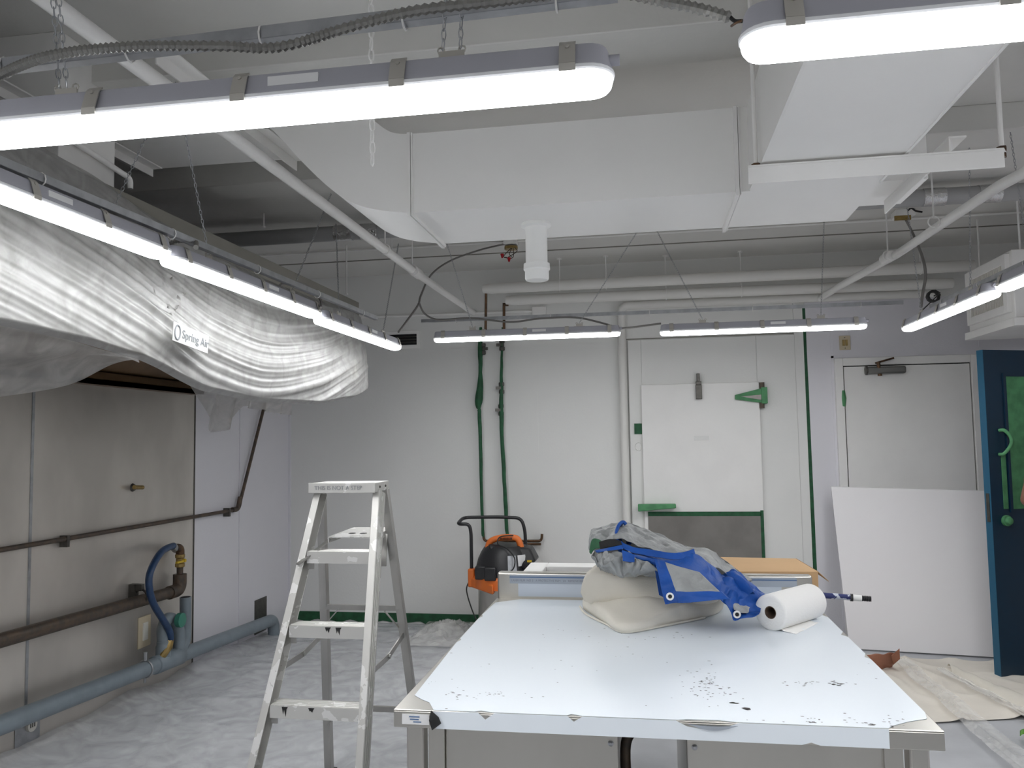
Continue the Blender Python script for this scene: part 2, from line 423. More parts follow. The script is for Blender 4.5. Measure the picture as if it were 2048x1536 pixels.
def lamp(label, x, y, z, rot, group, chains=(), tilt=0.0):
    o = lamp0 if not used[0] else copy_tree(lamp0)
    used[0] += 1
    o.location = (x, y, z); o.rotation_euler = (0, tilt, rot); o['label'] = label; o['group'] = group
    SH[o.name] = Vector((x, y, z))
    mat_w = Matrix.Translation((x, y, z)) @ Matrix.Rotation(rot, 4, 'Z') @ Matrix.Rotation(tilt, 4, 'Y')
    inv = mat_w.inverted()
    for u, top in chains:
        a = mat_w @ Vector((u, 0, .070))
        mb = chain_mb(a, top); mb.v = [inv @ v for v in mb.v]
        obj('chain', mb, 'galv', o, local=True)
    return o
ZF, ZB1, ZB2, ZR_ = 2.135, 2.245, 2.225, 2.20
fl = at(1230, 150, Z=ZF); fl2 = at(1478, 75, Z=ZF)
lamp('long lit lamp in the foreground, left of the two over the camera end', fl.x-LL/2, 1.265, ZF, 0, 'lit lamps of the front row',
     [(-.36, (-1.06, 1.20, 2.90)), (-.375, (-1.075, 1.22, 2.90)), (.345, (-.255, 1.20, 2.90)), (.375, (-.245, 1.22, 2.90))])
lamp('long lit lamp cut off by the top right corner', fl2.x+LL/2, 1.19, ZF, 0, 'lit lamps of the front row',
     [(-.36, (.52, 1.19, 2.90)), (.36, (1.2, 1.19, 2.90))])
LX = -1.58
an1 = at(290, 238, Z=2.795); an2 = at(662, 388, Z=2.90); an3 = at(672, 448, Z=2.93)
lamp('lit lamp of the left row nearest the camera, cut off by the left edge', LX, 2.43-.63, 2.197, R(90), 'lit lamps of the left row',
     [(.36, (-1.58, 2.45, 2.80)), (-.36, (LX, 1.45, 2.9))])
lamp('middle lit lamp of the left row before the plastic-draped hood', LX-.005, 2.44+.63, 2.187, R(90), 'lit lamps of the left row',
     [(-.36, (-1.57, 2.46, 2.80)), (.36, an2)])
lamp('lit lamp of the left row farthest from the camera, by the black wall vent', LX+.005, 3.70+.63, 2.165, R(90), 'lit lamps of the left row',
     [(-.36, an3), (.36, at(797, 487, Z=ZC))])
l4 = at(1060, 678, Z=ZB1); l5 = at(1521, 658, Z=ZB2)
lamp('lit lamp of the back row, in front of the two green-taped pipes', l4.x, 5.25, ZB1, R(1.0), 'lit lamps of the back row',
     [(-.36, (-1.30, 5.0, ZC)), (.36, (.05, 5.3, ZC))])
lamp('lit lamp of the back row, over the walk-in cooler door', l5.x, 5.18, ZB2, R(1.0), 'lit lamps of the back row',
     [(-.36, (.06, 5.3, ZC)), (.36, (1.16, 5.25, ZC))])
lamp('lit lamp of the right row, before the white air grille', 1.605, 4.60, ZR_, R(-90), 'lit lamps of the right row',
     [(.36, (1.66, 4.3, ZC)), (-.36, (1.56, 5.0, ZC))])
lamp('lit lamp of the right row, cut off by the right edge', 1.62, 3.30, ZR_+.01, R(-90), 'lit lamps of the right row',
     [(.36, (1.62, 2.8, ZC)), (-.36, (1.66, 3.85, 2.9))])

for lx, ly, lz, lr, lb, lg in ((LX, .54, 2.197, 90, 'unseen fill lamp added to the left row beside the camera', 'lit lamps of the left row'),
                               (1.62, 2.03, 2.21, -90, 'unseen fill lamp added to the right row beside the camera', 'lit lamps of the right row'),
                               (1.62, .76, 2.21, -90, 'unseen fill lamp added to the right row next to the camera', 'lit lamps of the right row'),
                               (-.75, -1.3, 2.2, 0, 'left of the two unseen fill lamps added behind the camera', 'unseen fill lamps added behind the camera'),
                               (.75, -1.3, 2.2, 0, 'right of the two unseen fill lamps added behind the camera', 'unseen fill lamps added behind the camera')):  # five unseen lamps of the same design, added for fill light
    ux, uy = (.36, 0) if lr == 0 else (0, .36)
    lamp(lb, lx, ly, lz, R(lr), lg, [(-.36 if lr != -90 else .36, (lx-ux, ly-uy, ZC)), (.36 if lr != -90 else -.36, (lx+ux, ly+uy, ZC))])

# metal struts and conduits the lamps are tied to
def strut(label, a, b, wd=.021):
    t = thing('strut_channel', label, 'strut', (Vector(a)+Vector(b))/2, 'struts above the lamps')
    a, b = Vector(a), Vector(b); d = (b-a).normalized(); x = d.cross(Vector((0, 0, 1))).normalized()
    c = MB().bar(a, b, wd, .003)
    for s in (-1, 1): c.bar(a+x*s*wd/2+Vector((0, 0, .01)), b+x*s*wd/2+Vector((0, 0, .01)), .003, .022)
    obj('channel', c, 'galv', t)
    for k in range(5):
        p = a.lerp(b, .08+.21*k)
        obj('tie', MB().tube([p + x*.016*math.cos(q) + Vector((0, 0, .008+.018*math.sin(q))) for q in [j*math.pi/5 for j in range(10)]], .0018, 6, closed=True), 'white', t)
    return t
strut('galvanised strut along the lamps of the front row', at(-80, 154, Z=2.255), at(1235, -3, Z=2.262))
strut('galvanised strut behind the lamps of the left row', at(-60, 307, Z=2.25), at(752, 640, Z=2.25))
strut('galvanised strut above the lamps of the back row', at(843, 645, Y=5.4), at(1806, 608, Y=5.35))
strut('galvanised strut above the lamps of the right row', (1.66, 4.95, 2.275), (1.66, 2.6, 2.275))

def cable(label, pts, r, m='greycable', n=10, ribbed=False, name='cable', cat='cable', group=None):
    p = cr(pts, n)
    if ribbed:
        fine = cr(pts, 60); q = [fine[0]]; acc = 0.0
        for u_a, u_b in zip(fine, fine[1:]):
            acc += (u_b-u_a).length
            if acc >= .0048: q.append(u_b); acc = 0.0
        rr = [r*(1.12 if (i % 2) else .78) for i in range(len(q))]
        mb = MB().tube(q, rr, 9)
    else: mb = MB().tube(p, r, 8)
    return tag(obj(name, mb, m, ang=(18 if ribbed else 80)), label, cat, group)
cable('thick armoured cable snaking over the front strut to the top left', [at(-60, 190, Z=2.235), at(0, 150, Z=2.225), at(100, 112, Z=2.222), at(250, 94, Z=2.222), at(430, 92, Z=2.225), at(560, 94, Z=2.225), at(700, 54, Z=2.23), at(830, 22, Z=2.235), at(1000, 2, Z=2.24), at(1180, -22, Z=2.245)], .0085, 'cable', 8, True, 'armoured_cable')
cable('armoured cable looping down to the foreground lamp at the top right', [at(1150, -40, Z=2.27), at(1290, -5, Z=2.24), at(1400, 18, Z=2.21), at(1462, 36, Z=2.19)], .0085, 'cable', 10, True, 'armoured_cable')
wr = thing('loose_wires', 'bare black and copper wires at the end of the top right lamp', 'wires', at(1466, 40, Z=2.185))
obj('black_wire', MB().tube(cr([at(1460, 34, Z=2.19), at(1470, 42, Z=2.185), at(1484, 42, Z=2.18)], 6), .003, 8), 'rubber', wr)
obj('copper_wire', MB().tube(cr([at(1463, 52, Z=2.185), at(1472, 46, Z=2.18), at(1484, 41, Z=2.18)], 6), .002, 8), 'copper', wr)
cable('grey cable dropping from the ceiling box and forking to the lamp rows', [at(1010, 488, Z=2.98), at(960, 500, Z=2.97), at(900, 522, Z=2.9), at(862, 550, Z=2.8), at(842, 590, Y=5.4), at(836, 610, Y=5.3), at(815, 640, Y=5.1), at(797, 664, Y=4.9)], .007, name='lamp_cable', group='grey lamp cables')
cable('grey cable running on from the fork and along the back strut', [at(838, 605, Y=5.3), at(850, 628, Y=5.35), at(880, 640, Y=5.36), at(940, 636, Y=5.37), at(1020, 644, Y=5.33), at(1080, 637, Y=5.32), at(1150, 635, Y=5.33), at(1200, 645, Y=5.3), at(1240, 657, Y=5.28)], .0065, name='lamp_cable', group='grey lamp cables')
cable('short grey cable joining the two lamps of the back row', [at(1240, 657, Y=5.28), at(1262, 655, Y=5.25), at(1300, 650, Y=5.2), at(1322, 647, Y=5.2)], .0065, name='lamp_cable', group='grey lamp cables')
cable('grey cable curving down from the ceiling to the right lamp row', [at(1812, 440, Z=2.98), at(1828, 472, Z=2.9), at(1845, 515, Y=5.3), at(1851, 550, Y=5.25), at(1845, 590, Y=5.2), at(1842, 614, Y=5.15)], .0085, name='lamp_cable', group='grey lamp cables')
cable('grey cable looping over the joint of the left lamp row', [at(560, 570, Z=2.24), at(585, 564, Z=2.29), at(615, 572, Z=2.31), at(640, 598, Z=2.26), at(642, 615, Z=2.2)], .006, name='lamp_cable', group='grey lamp cables')
cable('short ribbed cable between the first two lamps of the left row', [at(320, 508, Z=2.21), at(345, 485, Z=2.26), at(388, 482, Z=2.27), at(392, 495, Z=2.22)], .008, 'cable', 8, True, 'armoured_cable')

# ------------------------------------------------------------------ ducts
D = thing('air_duct', 'large white rectangular air duct crossing under the ceiling', 'duct', (0, 3, 2.5))
s_ = .7545
y1, y2 = 2.765, 3.235
zb, zt = 2.38, 2.675
heel = [(.79, zb), (-.82, zb), (-.95, 2.40), (-1.05, 2.435), (-1.14, 2.50), (-1.25, 2.61), (-1.32, 2.69), (-1.40, 2.765), (-1.50, 2.795), (-2.25, 2.80)]
throat = [(.79, zt), (-.82, zt), (-.90, 2.69), (-.99, 2.765), (-1.08, 2.86), (-1.20, 2.965), (-1.28, 3.0), (-1.34, 3.012), (-1.50, 3.015), (-2.25, 3.015)]
def dense(p): return [p[0]] + [Vector(q) for q in cr([(a, b, 0) for a, b in p[1:]], 5)]
hl, th = dense(heel), dense(throat)
hl[0] = Vector((.79, zb, 0)); th[0] = Vector((.79, zt, 0))
obj('main_body', MB().loops([[(a.x, y1, a.y), (b.x, y1, b.y), (b.x, y2, b.y), (a.x, y2, a.y)] for a, b in zip(hl, th)]), 'duct', D, ang=28)
for x in (-.825, .33):
    f = MB(); e = .016
    for xa, xb, ee in ((x-.006, x+.006, e), (x+.0085, x+.0125, e*.8)):
        f.prism([(xa, y1, zt), (xa, y1-ee, zt), (xa, y1-ee, zb-ee), (xa, y2+ee, zb-ee), (xa, y2+ee, zb), (xa, y1, zb)], (xb-xa, 0, 0))
    obj('joint_flange', f, 'white', D)
br = MB().hexa([(.372, .7, 2.38), (.785, .7, 2.38), (.785, y1, 2.38), (.372, y1, 2.38), (.372, .7, 2.675), (.785, .7, 2.675), (.785, y1, 2.675), (.372, y1, 2.675)])
obj('branch_body', br, 'duct', D)
sm = MB()
for x in (.372, .785): sm.box((x-.004, .7, 2.377), (x+.004, y1-.02, 2.384))
obj('branch_seam', sm, 'white', D)
obj('side_stub', MB().box((.80, 2.95, 2.44), (1.0, 3.26, 2.66)), 'duct', D)
pv = at(1072, 447, Z=zb)
ps = MB().lathe([(.056, 0), (.058, -.004), (.058, -.012), (.044, -.018), (.042, -.03), (.042, -.155), (.050, -.158), (.051, -.18), (.046, -.186), (.046, -.215), (.042, -.222), (.02, -.224)], (pv.x, pv.y, zb), 28)
obj('drain_stub', ps, 'pvc_white', D)
def trapeze(label, y, x0, x1, zb_, rods):
    t = thing('trapeze_hanger', label, 'duct hanger', ((x0+x1)/2, y, zb_))
    a = MB().box((x0, y, zb_-.058), (x1, y+.006, zb_-.0062)); a.hexa([(x0, y, zb_-.006), (x1, y, zb_-.006), (x1+.03, y+.055, zb_-.006), (x0+.012, y+.055, zb_-.006), (x0, y, zb_), (x1, y, zb_), (x1+.03, y+.055, zb_), (x0+.012, y+.055, zb_)])
    obj('angle_bar', a, 'white', t, bevel=.001)
    for x in rods:
        obj('threaded_rod', MB().cyl((x, y+.03, zb_-.02), (x, y+.03, ZC), .007, 10), 'white', t)
        n = MB().lathe([(.014, -.012), (.014, 0)], (x, y+.03, zb_+.012), 6); n.lathe([(.013, -.012), (.013, 0)], (x, y+.03, zb_-.008), 6)
        obj('nut', n, 'copper' if x > .5 or x < .4 else 'white', t)
    return t
ty = 2.47
ta, tb = at(1497, 362, Y=ty), at(2010, 325, Y=ty)
trapeze('white angle-iron trapeze bar hung on rods under the branch duct', ty, ta.x, tb.x, 2.372, (at(1512, 330, Y=ty+.03).x, at(2003, 295, Y=ty+.03).x))
def angle_y(label, x, ya, yb, z, h=.05):
    a = MB().box((x, ya, z-h), (x+.006, yb, z-.0062)); a.box((x, ya, z-.006), (x+.05, yb, z))
    return tag(obj('angle_bar', a, 'white', bevel=.001), label, 'duct hanger', 'white angle bars under the duct ends')
angle_y('white angle bar under the raised left duct end, beside the boxed riser', -2.15, 2.30, 3.20, 2.79, .04)
angle_y('white angle bar under the duct beside the left sprinkler pipe', -1.475, 2.2, 3.22, 2.785, .05)
q = at(1768, 412, Z=2.40)
angle_y('short white angle bar at the right end of the main duct', q.x, q.y-.65, q.y, 2.42, .05)
tag(obj('duct_riser', MB().box((-2.75, 2.44, 2.505), (-2.0, 2.74, ZC)), 'white', bevel=.003), 'white boxed riser between the hood and the ceiling', 'duct')
tag(obj('riser_pipe', MB().tube(fillet([(-2.6, 2.41, 2.64), (-1.975, 2.41, 2.64), (-1.975, 2.80, 2.60), (-1.975, 2.80, 2.56)], .03), .011, 10), 'white', ang=60), 'thin white pipe running around the boxed riser', 'pipe')
tag(obj('hanging_chain', chain_mb(at(745, 330, Y=2.0), at(745, 330, Y=2.0)+Vector((-.006, 0, 1.02)), .0026, .036), 'white'), 'white painted chain hanging free before the duct elbow', 'chain')

# ------------------------------------------------------------------ pipes under the ceiling
def hanger(p, name_parent, z=ZC):
    m = MB().cyl((p.x, p.y, p.z+.02), (p.x, p.y, z), .0045, 8); m.lathe([(.02, -.008), (.02, 0)], (p.x, p.y, z), 10)
    obj('hanger_rod', m, 'white', name_parent)
    obj('ring_clamp', MB().tube([p + Vector((.0, .036*math.cos(a), .036*math.sin(a))) for a in [k*math.pi/8 for k in range(16)]], .0035, 6, closed=True), 'white', name_parent)
def sprinkler(label, pts, r, coups, hangs):
    t = thing('sprinkler_pipe', label, 'pipe', pts[len(pts)//2], 'white sprinkler pipes')
    obj('pipe', MB().tube(pts, r, 16), 'white', t, ang=60)
    for c, d in coups:
        d = Vector(d).normalized()
        obj('coupling', MB().tube([c-d*.06, c-d*.055, c+d*.055, c+d*.06], [r*1.15, r*1.35, r*1.35, r*1.15], 16), 'white', t)
    for h in hangs:
        m = MB().cyl((h.x, h.y, h.z+r), (h.x, h.y, ZC if h.y > 4.1 else 2.9), .0045, 8)
        m.tube([h+Vector(((r+.004)*math.cos(a), 0, (r+.004)*math.sin(a)+.004)) for a in [k*math.pi/8 for k in range(16)]], .004, 6, closed=True)
        m.lathe([(.022, -.008), (.022, 0)], (h.x, h.y, ZC if h.y > 4.1 else 2.9), 10)
        obj('pipe_hanger', m, 'white', t)
    return t
PZ = 2.65
pl = [Vector((-1.445, .6, PZ+.02)), Vector((-1.445, 2.6, PZ+.01)), Vector((-1.455, 5.0, PZ)), Vector((-1.44, 6.70, PZ))]
sprinkler('white sprinkler pipe running back under the ceiling on the left', pl, .025, [(Vector((-1.45, 5.0, PZ)), (0, 1, 0))], [Vector((-1.45, 4.9, PZ)), Vector((-1.448, 4.35, PZ))])
prp = [at(1998, 372, Z=2.655) + (at(2100, 317, Z=2.66)-at(1998, 372, Z=2.655))*5, at(2100, 317, Z=2.66), at(1998, 372, Z=2.655), at(1888, 445, Z=2.65), at(1795, 508, Z=2.65), at(1680, 572, Z=2.64), at(1640, 597, Z=2.63)]
sprinkler('white sprinkler pipe slanting back under the ceiling on the right', prp, .025, [(at(1776, 515, Z=2.65), prp[5]-prp[4])], [at(1776, 512, Z=2.652), at(1868, 445, Z=2.65)])
def lagged(label, a, b, r, extra=None, hang=()):
    t = thing('insulated_pipe', label, 'pipe', (Vector(a)+Vector(b))/2, 'white lagged pipes along the back wall')
    obj('lagging', MB().tube([a, Vector(a).lerp(b, .02), Vector(a).lerp(b, .98), b], [r*.8, r, r, r*.9], 16), 'white_soft', t)
    for u in hang:
        p = Vector(a).lerp(b, u)
        m = MB().cyl((p.x, p.y, p.z+r), (p.x, p.y, ZC), .0045, 8)
        m.tube([p+Vector((0, (r+.004)*math.cos(q), (r+.004)*math.sin(q))) for q in [k*math.pi/8 for k in range(16)]], .004, 6, closed=True)
        m.lathe([(.022, -.008), (.022, 0)], (p.x, p.y, ZC), 10)
        obj('pipe_hanger', m, 'white', t)
    if extra: extra(t)
    return t
a1, b1 = at(966, 578, Y=6.42), at(1948, 531, Y=6.40)
def drop1(t):
    obj('copper_drop', MB().tube([at(972, 585, Y=6.55), at(972, 600, Y=6.58), at(971, 668, Y=6.60)], .011, 10), 'copper', t)
lagged('uppermost white lagged pipe along the back wall under the ceiling', a1, b1, .044, drop1, (.17, .27, .9))
a2, b2 = at(1012, 601, Y=6.52), at(1905, 566, Y=6.5)
def drop2(t):
    obj('copper_drop', MB().tube([at(1008, 606, Y=6.6), at(1008, 668, Y=6.62)], .012, 10), 'copper', t)
    obj('tee', MB().cyl(at(1008, 610, Y=6.6), at(1017, 610, Y=6.6), .01, 8), 'copper', t)
lagged('second white lagged pipe along the back wall, above the crossing strut', a2, b2, .042, drop2, (.38, .55))
pz3 = fillet([at(1258, 1230, Y=6.66), at(1243, 640, Y=6.66), at(1243, 612, Y=6.62), at(1300, 609, Y=6.62), at(1870, 586, Y=6.62)], .09, 8)
tag(obj('wall_pipe', MB().tube(pz3, .034, 16), 'white_soft', ang=60), 'white pipe rising the back wall left of the cooler door and bending right', 'pipe')
t = thing('lagged_duct', 'grey lagged pipe with foil tape hung across the ceiling behind the duct', 'pipe', (0, 4.95, 2.93))
obj('pipe', MB().cyl((XL+.02, 4.95, 2.93), (XR-.02, 4.95, 2.93), .05, 16), 'lag', t)
for x in (-1.93, -1.75, 1.7, 2.0): obj('foil_band', MB().tube([(x-.06, 4.95, 2.93), (x+.06, 4.95, 2.93)], .053, 16), 'foil', t)
def jbox(label, p, sx, m='white', extra=None):
    t = thing('junction_box', label, 'electrical box', p)
    obj('box', MB().box((p.x-sx, p.y-sx, p.z-.045), (p.x+sx, p.y+sx, p.z)), m, t, bevel=.004)
    if extra: extra(t, p)
    return t
def wires(t, p):
    obj('bracket', MB().lathe([(.05, -.02), (.05, 0), (.02, .004)], (p.x, p.y, p.z-.055), 12), 'brass', t)
    for k in range(4):
        a = k*1.7; obj('wire', MB().tube(cr([p+Vector((.02, -.03, -.06)), p+Vector((.05*math.cos(a), -.04, -.10-.015*k)), p+Vector((.03*math.sin(a)-.02, -.03, -.14))], 6), .003, 6), 'iron', t)
    for k in (0, 1): obj('wire_nut', MB().lathe([(.006, -.03), (.014, 0)], (p.x-.06+.05*k, p.y-.04, p.z-.115-.03*k), 8), 'red', t)
def torn(t, p):
    obj('bracket', MB().box((p.x-.07, p.y-.06, p.z-.075), (p.x+.03, p.y-.045, p.z-.045)), 'brass', t)
    obj('wire', MB().tube(cr([p+Vector((0, -.05, -.04)), p+Vector((.03, -.06, .0)), p+Vector((.06, -.06, -.02)), p+Vector((.1, -.06, -.03))], 6), .006, 6), 'rubber', t)
jbox('open ceiling box with loose wires and red caps, left of the white drain stub', at(1022, 484, Z=3.0)+Vector((0, 0, .02)), .05, 'white', wires)
jbox('broken ceiling box with a grey cable hanging from it at the right', at(1806, 428, Z=3.0)+Vector((0, 0, .02)), .06, 'white', torn)
cw = thing('wall_conduit', 'thin white conduit with a box high on the back wall', 'conduit', at(900, 627, Y=6.69))
obj('conduit', MB().cyl(at(580, 640, Y=6.69), at(1066, 622, Y=6.69), .011, 10), 'white', cw)
c0 = at(1080, 622, Y=6.69); obj('box', MB().box((c0.x-.065, 6.66, c0.z-.035), (c0.x+.055, YB, c0.z+.035)), 'white', cw, bevel=.004)
cc = thing('ceiling_conduit', 'thin grey conduit crossing the ceiling behind the duct', 'conduit', (0, 5.72, 3.0))
obj('conduit', MB().cyl((XL+.02, 5.72, 3.005), (XR-.02, 5.72, 3.005), .008, 8), 'white', cc)

# ------------------------------------------------------------------ left wall: steel cladding, hood, drapes
def clad(label, y0, y1, z1):
    t = thing('wall_cladding', label, 'wall panel', (XL, (y0+y1)/2, 0), 'stainless sheets on the left wall')
    obj('sheet', MB().box((XL, y0, 0), (XL+.004, y1, z1)), 'steel_panel', t)
    return t
c1 = clad('stainless sheet on the left wall with the blue hose, before the white panels', 3.68, 5.19, 1.90)
c2 = clad('stainless sheet on the left wall cut off by the left edge', 2.16, 3.676, 1.90)
sm_ = MB().box((XL+.004, 3.669, 0), (XL+.008, 3.686, 1.9)); obj('joint_strip', sm_, 'galv', c1)
obj('edge_strip', MB().box((XL+.003, 5.182, 0), (XL+.007, 5.195, 1.9)), 'gunmetal', c1)

HX, HZ0, HZ1, HY0, HY1 = -1.905, 1.93, 2.50, 1.0, 5.16
hd = thing('exhaust_hood', 'long stainless kitchen exhaust hood on the left wall under plastic', 'hood', (-2.5, 3.1, HZ0))
obj('front_panel', MB().box((HX-.02, HY0, HZ0), (HX, HY1, HZ1)), 'grime', hd)
obj('end_panel', MB().box((XL+.01, HY1-.02, HZ0), (HX-.02, HY1, HZ1)), 'steel', hd)
obj('top_panel', MB().box((XL+.01, HY0, HZ1-.02), (HX-.02, HY1-.02, HZ1-.001)), 'steel', hd)
obj('filter_bank', MB().hexa([(XL+.01, HY0, 1.97), (XL+.05, HY0, 1.95), (XL+.05, HY1-.02, 1.95), (XL+.01, HY1-.02, 1.97), (-2.42, HY0, HZ1-.03), (-2.38, HY0, HZ1-.04), (-2.38, HY1-.02, HZ1-.04), (-2.42, HY1-.02, HZ1-.03)]), 'filter', hd)
obj('grease_gutter', MB().box((XL+.005, HY0, 1.90), (XL+.10, HY1-.02, 1.93)).box((XL+.08, HY0, 1.90), (XL+.10, HY1-.02, 1.97)), 'filter', hd)
BOT = [(1.0, 1.91), (2.06, 1.905), (2.31, 1.897), (2.64, 1.872), (3.14, 1.775), (3.58, 1.752), (4.28, 1.77), (4.81, 1.828), (5.22, 1.925)]
TOP = [(1.0, 2.535), (2.04, 2.53), (2.45, 2.51), (2.85, 2.45), (3.2, 2.415), (3.78, 2.39), (4.42, 2.395), (4.9, 2.43), (5.22, 2.40)]
def drape_pt(u, v, off=0.0):
    # u along the hood (camera end to far end), v from the top line down to the hem
    y = 1.0 + 4.24*u; zt_, zb_ = interp(TOP, y), interp(BOT, y)
    z = zt_ + (zb_-zt_)*v
    x = -1.862 + .05*math.sin(math.pi*min(1, v*.56))**.9
    ph = v - .75*math.sin(min(1, (y-1)/3.0)*math.pi/2) + .17*max(0, y-3.3)**1.7
    f = 0
    for k, (n_, a_, s0) in enumerate(((5.3, .0055, .3), (12.7, .0040, 1.9), (27.0, .0020, 4.0))):
        wv = math.sin(2*math.pi*n_*ph + s0 + 1.6*nz(y*.7, v*1.5, k*5.3))
        am = .25 + 1.5*abs(nz(y*.6, ph*4, 7.7+k))
        f += a_*am*(wv + .35*wv*wv)
    edge = min(1, v*4)*min(1, (1-v)*8+.3)*(.55+.6*v)
    x += f*edge*(1.0 if y < 4.6 else max(.3, 1-(y-4.6)*1.3)) + .010*nz(y*1.1, z*1.6, 1.1)
    if v > .975: x -= (v-.975)*1.2
    if v < .06: x -= (.06-v)*.6
    if u > .955:
        q_ = (u-.955)/.045; x -= .33*q_*q_; y = 5.05+.15*math.sin(q_*math.pi/2)
    return Vector((x+off, y, z))
dr = thing('plastic_drape', 'milky plastic sheeting draped over the long hood on the left wall', 'plastic sheet', (-1.9, 3.1, 1.9))
obj('front_sheet', MB().grid(lambda u, v: drape_pt(u, v), 220, 150), 'drape', dr, ang=180)
obj('tape_patch', MB().grid(lambda u, v: drape_pt(.40+.035*u+.05*(1-v)+.008*nz(u*5, v*9), .22+.42*v, .003+.002*nz(u*9, v*20)), 10, 40), 'drape', dr, ang=180)
EDGE = cr([(-2.5, .9, 1.62), (-2.40, 1.6, 1.66), (-2.28, 2.15, 1.70), (-2.2, 2.44, 1.735), (-2.1, 2.64, 1.79), (-2.0, 2.735, 1.865), (-1.905, 2.76, 1.885)], 20)
def inner_pt(u, v):
    ya = .9 + 1.86*u
    a = Vector((-1.895, ya, interp(BOT, ya)+.015)); b = EDGE[round(u*(len(EDGE)-1))]
    p = a.lerp(b, v); p.z -= .05*math.sin(math.pi*v)*(1-u)
    p.z += (.010*math.sin(9*v+3*u) + .012*nz(p.x*4, p.y*3, 3))*min(1, v*6)
    return p
obj('inner_sheet', MB().grid(inner_pt, 60, 40), 'drape_thin', dr, ang=180)
TAIL = [(4.28, 1.925), (4.42, 1.72), (4.54, 1.625), (4.68, 1.645), (4.78, 1.71), (4.86, 1.80), (5.1, 1.785), (5.35, 1.765), (5.6, 1.76)]
def tail_pt(u, v):
    y = 4.28 + 1.3*u; zz = interp(TAIL, y)
    p = Vector((-2.6 + .03*math.sin(y*26) + .12*(1-v), y if v > 0 else y, 2.02 + (zz-2.02)*v))
    p.y -= .25*(1-v)*u
    return p
obj('hanging_tail', MB().grid(tail_pt, 70, 24), 'drape_thin', dr, ang=180)
# name plate and labels showing on the drape
def plate_on_drape(px0, py0, w_, h_, u_guess):
    p = at(px0, py0, X=-1.79)
    return p
bp = at(382, 676, X=-1.765)
bd = thing('hood_badge', 'white name plate with lettering on the front of the draped hood', 'sign', bp)
ydir = (at(405, 686, X=-1.765) - at(360, 668, X=-1.765)).normalized(); zdir = Vector((0, 0, 1)); zdir = (zdir - ydir*zdir.dot(ydir)).normalized()
def quad(c, hx, hy, th=.002):
    n = ydir.cross(zdir).normalized()
    return MB().hexa([c-ydir*hx-zdir*hy, c+ydir*hx-zdir*hy, c+ydir*hx-zdir*hy+n*th, c-ydir*hx-zdir*hy+n*th, c-ydir*hx+zdir*hy, c+ydir*hx+zdir*hy, c+ydir*hx+zdir*hy+n*th, c-ydir*hx+zdir*hy+n*th])
M['badge'] = mat('dull_white_plate', (0.40, 0.40, 0.39), 0.5); M['badge_ink'] = mat('pale_grey_print', (0.16, 0.17, 0.18), 0.6)
obj('plate', quad(bp, .125, .037), 'badge', bd)
nrm = ydir.cross(zdir).normalized()
obj('lettering', text_mb('Spring Air', .047, bp+ydir*.03+nrm*.003, ydir, zdir), 'badge_ink', bd)
obj('ring_emblem', MB().tube([bp-ydir*.097+nrm*.003+ydir*.018*math.cos(a)+zdir*.028*math.sin(a) for a in [k*math.pi/10 for k in range(20)]], .003, 6, closed=True), 'badge_ink', bd)
for (px_, py_, lab, m_, w2, h2) in ((698, 744, 'small white printed sticker at the far end of the hood', 'offwhite', .018, .04), (711, 742, 'blank beige sticker at the far end of the hood', 'cream', .028, .047)):
    c_ = at(px_, py_, X=-1.845)
    st = thing('hood_sticker', lab, 'sticker', c_)
    obj('label_face', MB().hexa([c_+Vector((a, b*w2, d*h2)) for d in (-1, 1) for a, b in ((-.002, -1), (0, -1), (0, 1), (-.002, 1))]), m_, st)
    if m_ == 'offwhite':
        for k in range(4): obj('print_line', MB().box((c_.x, c_.y-w2*.6, c_.z+.02-.013*k), (c_.x+.001, c_.y+w2*(.6-.2*(k % 2)), c_.z+.024-.013*k)), 'ink', st)

# ------------------------------------------------------------------ left wall: pipes
W1 = XL+.035
p0, p1, p2 = at(-70, 1112, X=W1), at(474, 1019, X=W1), at(526, 823, X=W1)
tp = thing('iron_pipe', 'thin black iron pipe crossing the left wall and slanting up under the hood', 'pipe', p1)
obj('pipe', MB().tube(fillet([p0, p1+Vector((0, .02, 0)), p2+Vector((0, .05, .1))], .05), .013, 12), 'iron', tp, ang=60)
obj('elbow', MB().tube(fillet([p1+Vector((0, -.07, .004)), p1+Vector((0, .02, 0)), p1.lerp(p2, .12)], .05), .019, 12), 'iron', tp, ang=60)
for y_ in (3.9, 5.6): obj('pipe_strap', MB().box((XL, y_-.01, p1.z-.04), (W1+.015, y_+.01, p1.z+.022)), 'gunmetal', tp)
W2 = XL+.075
b0, b1_ = at(-70, 1301, X=W2), at(347, 1183, X=W2)
bt = at(360, 1096, X=W2)
gp = thing('gas_pipe', 'thick brown gas pipe along the left wall with a riser and yellow valve', 'pipe', b1_)
obj('main_pipe', MB().tube([b0, b1_+Vector((0, .0, 0))], .036, 18), 'iron', gp, ang=60)
e1 = b1_+Vector((0, .07, 0))
obj('elbow', MB().tube(fillet([b1_+Vector((0, -.05, 0)), e1, e1+Vector((0, .0, .10))], .07, 8), .043, 16), 'iron', gp, ang=60)
rx = e1+Vector((0, 0, .06))
obj('riser', MB().tube(fillet([rx, Vector((e1.x, e1.y, bt.z+.0)), Vector((e1.x+.0, e1.y-.05, bt.z+.005))], .03, 6), .021, 14), 'iron', gp, ang=60)
obj('riser_elbow', MB().tube(fillet([(e1.x, e1.y, bt.z-.06), (e1.x, e1.y, bt.z+.002), (e1.x, e1.y-.06, bt.z+.006)], .035, 6), .028, 14), 'copper', gp, ang=60)
vz = at(356, 1122, X=W2).z
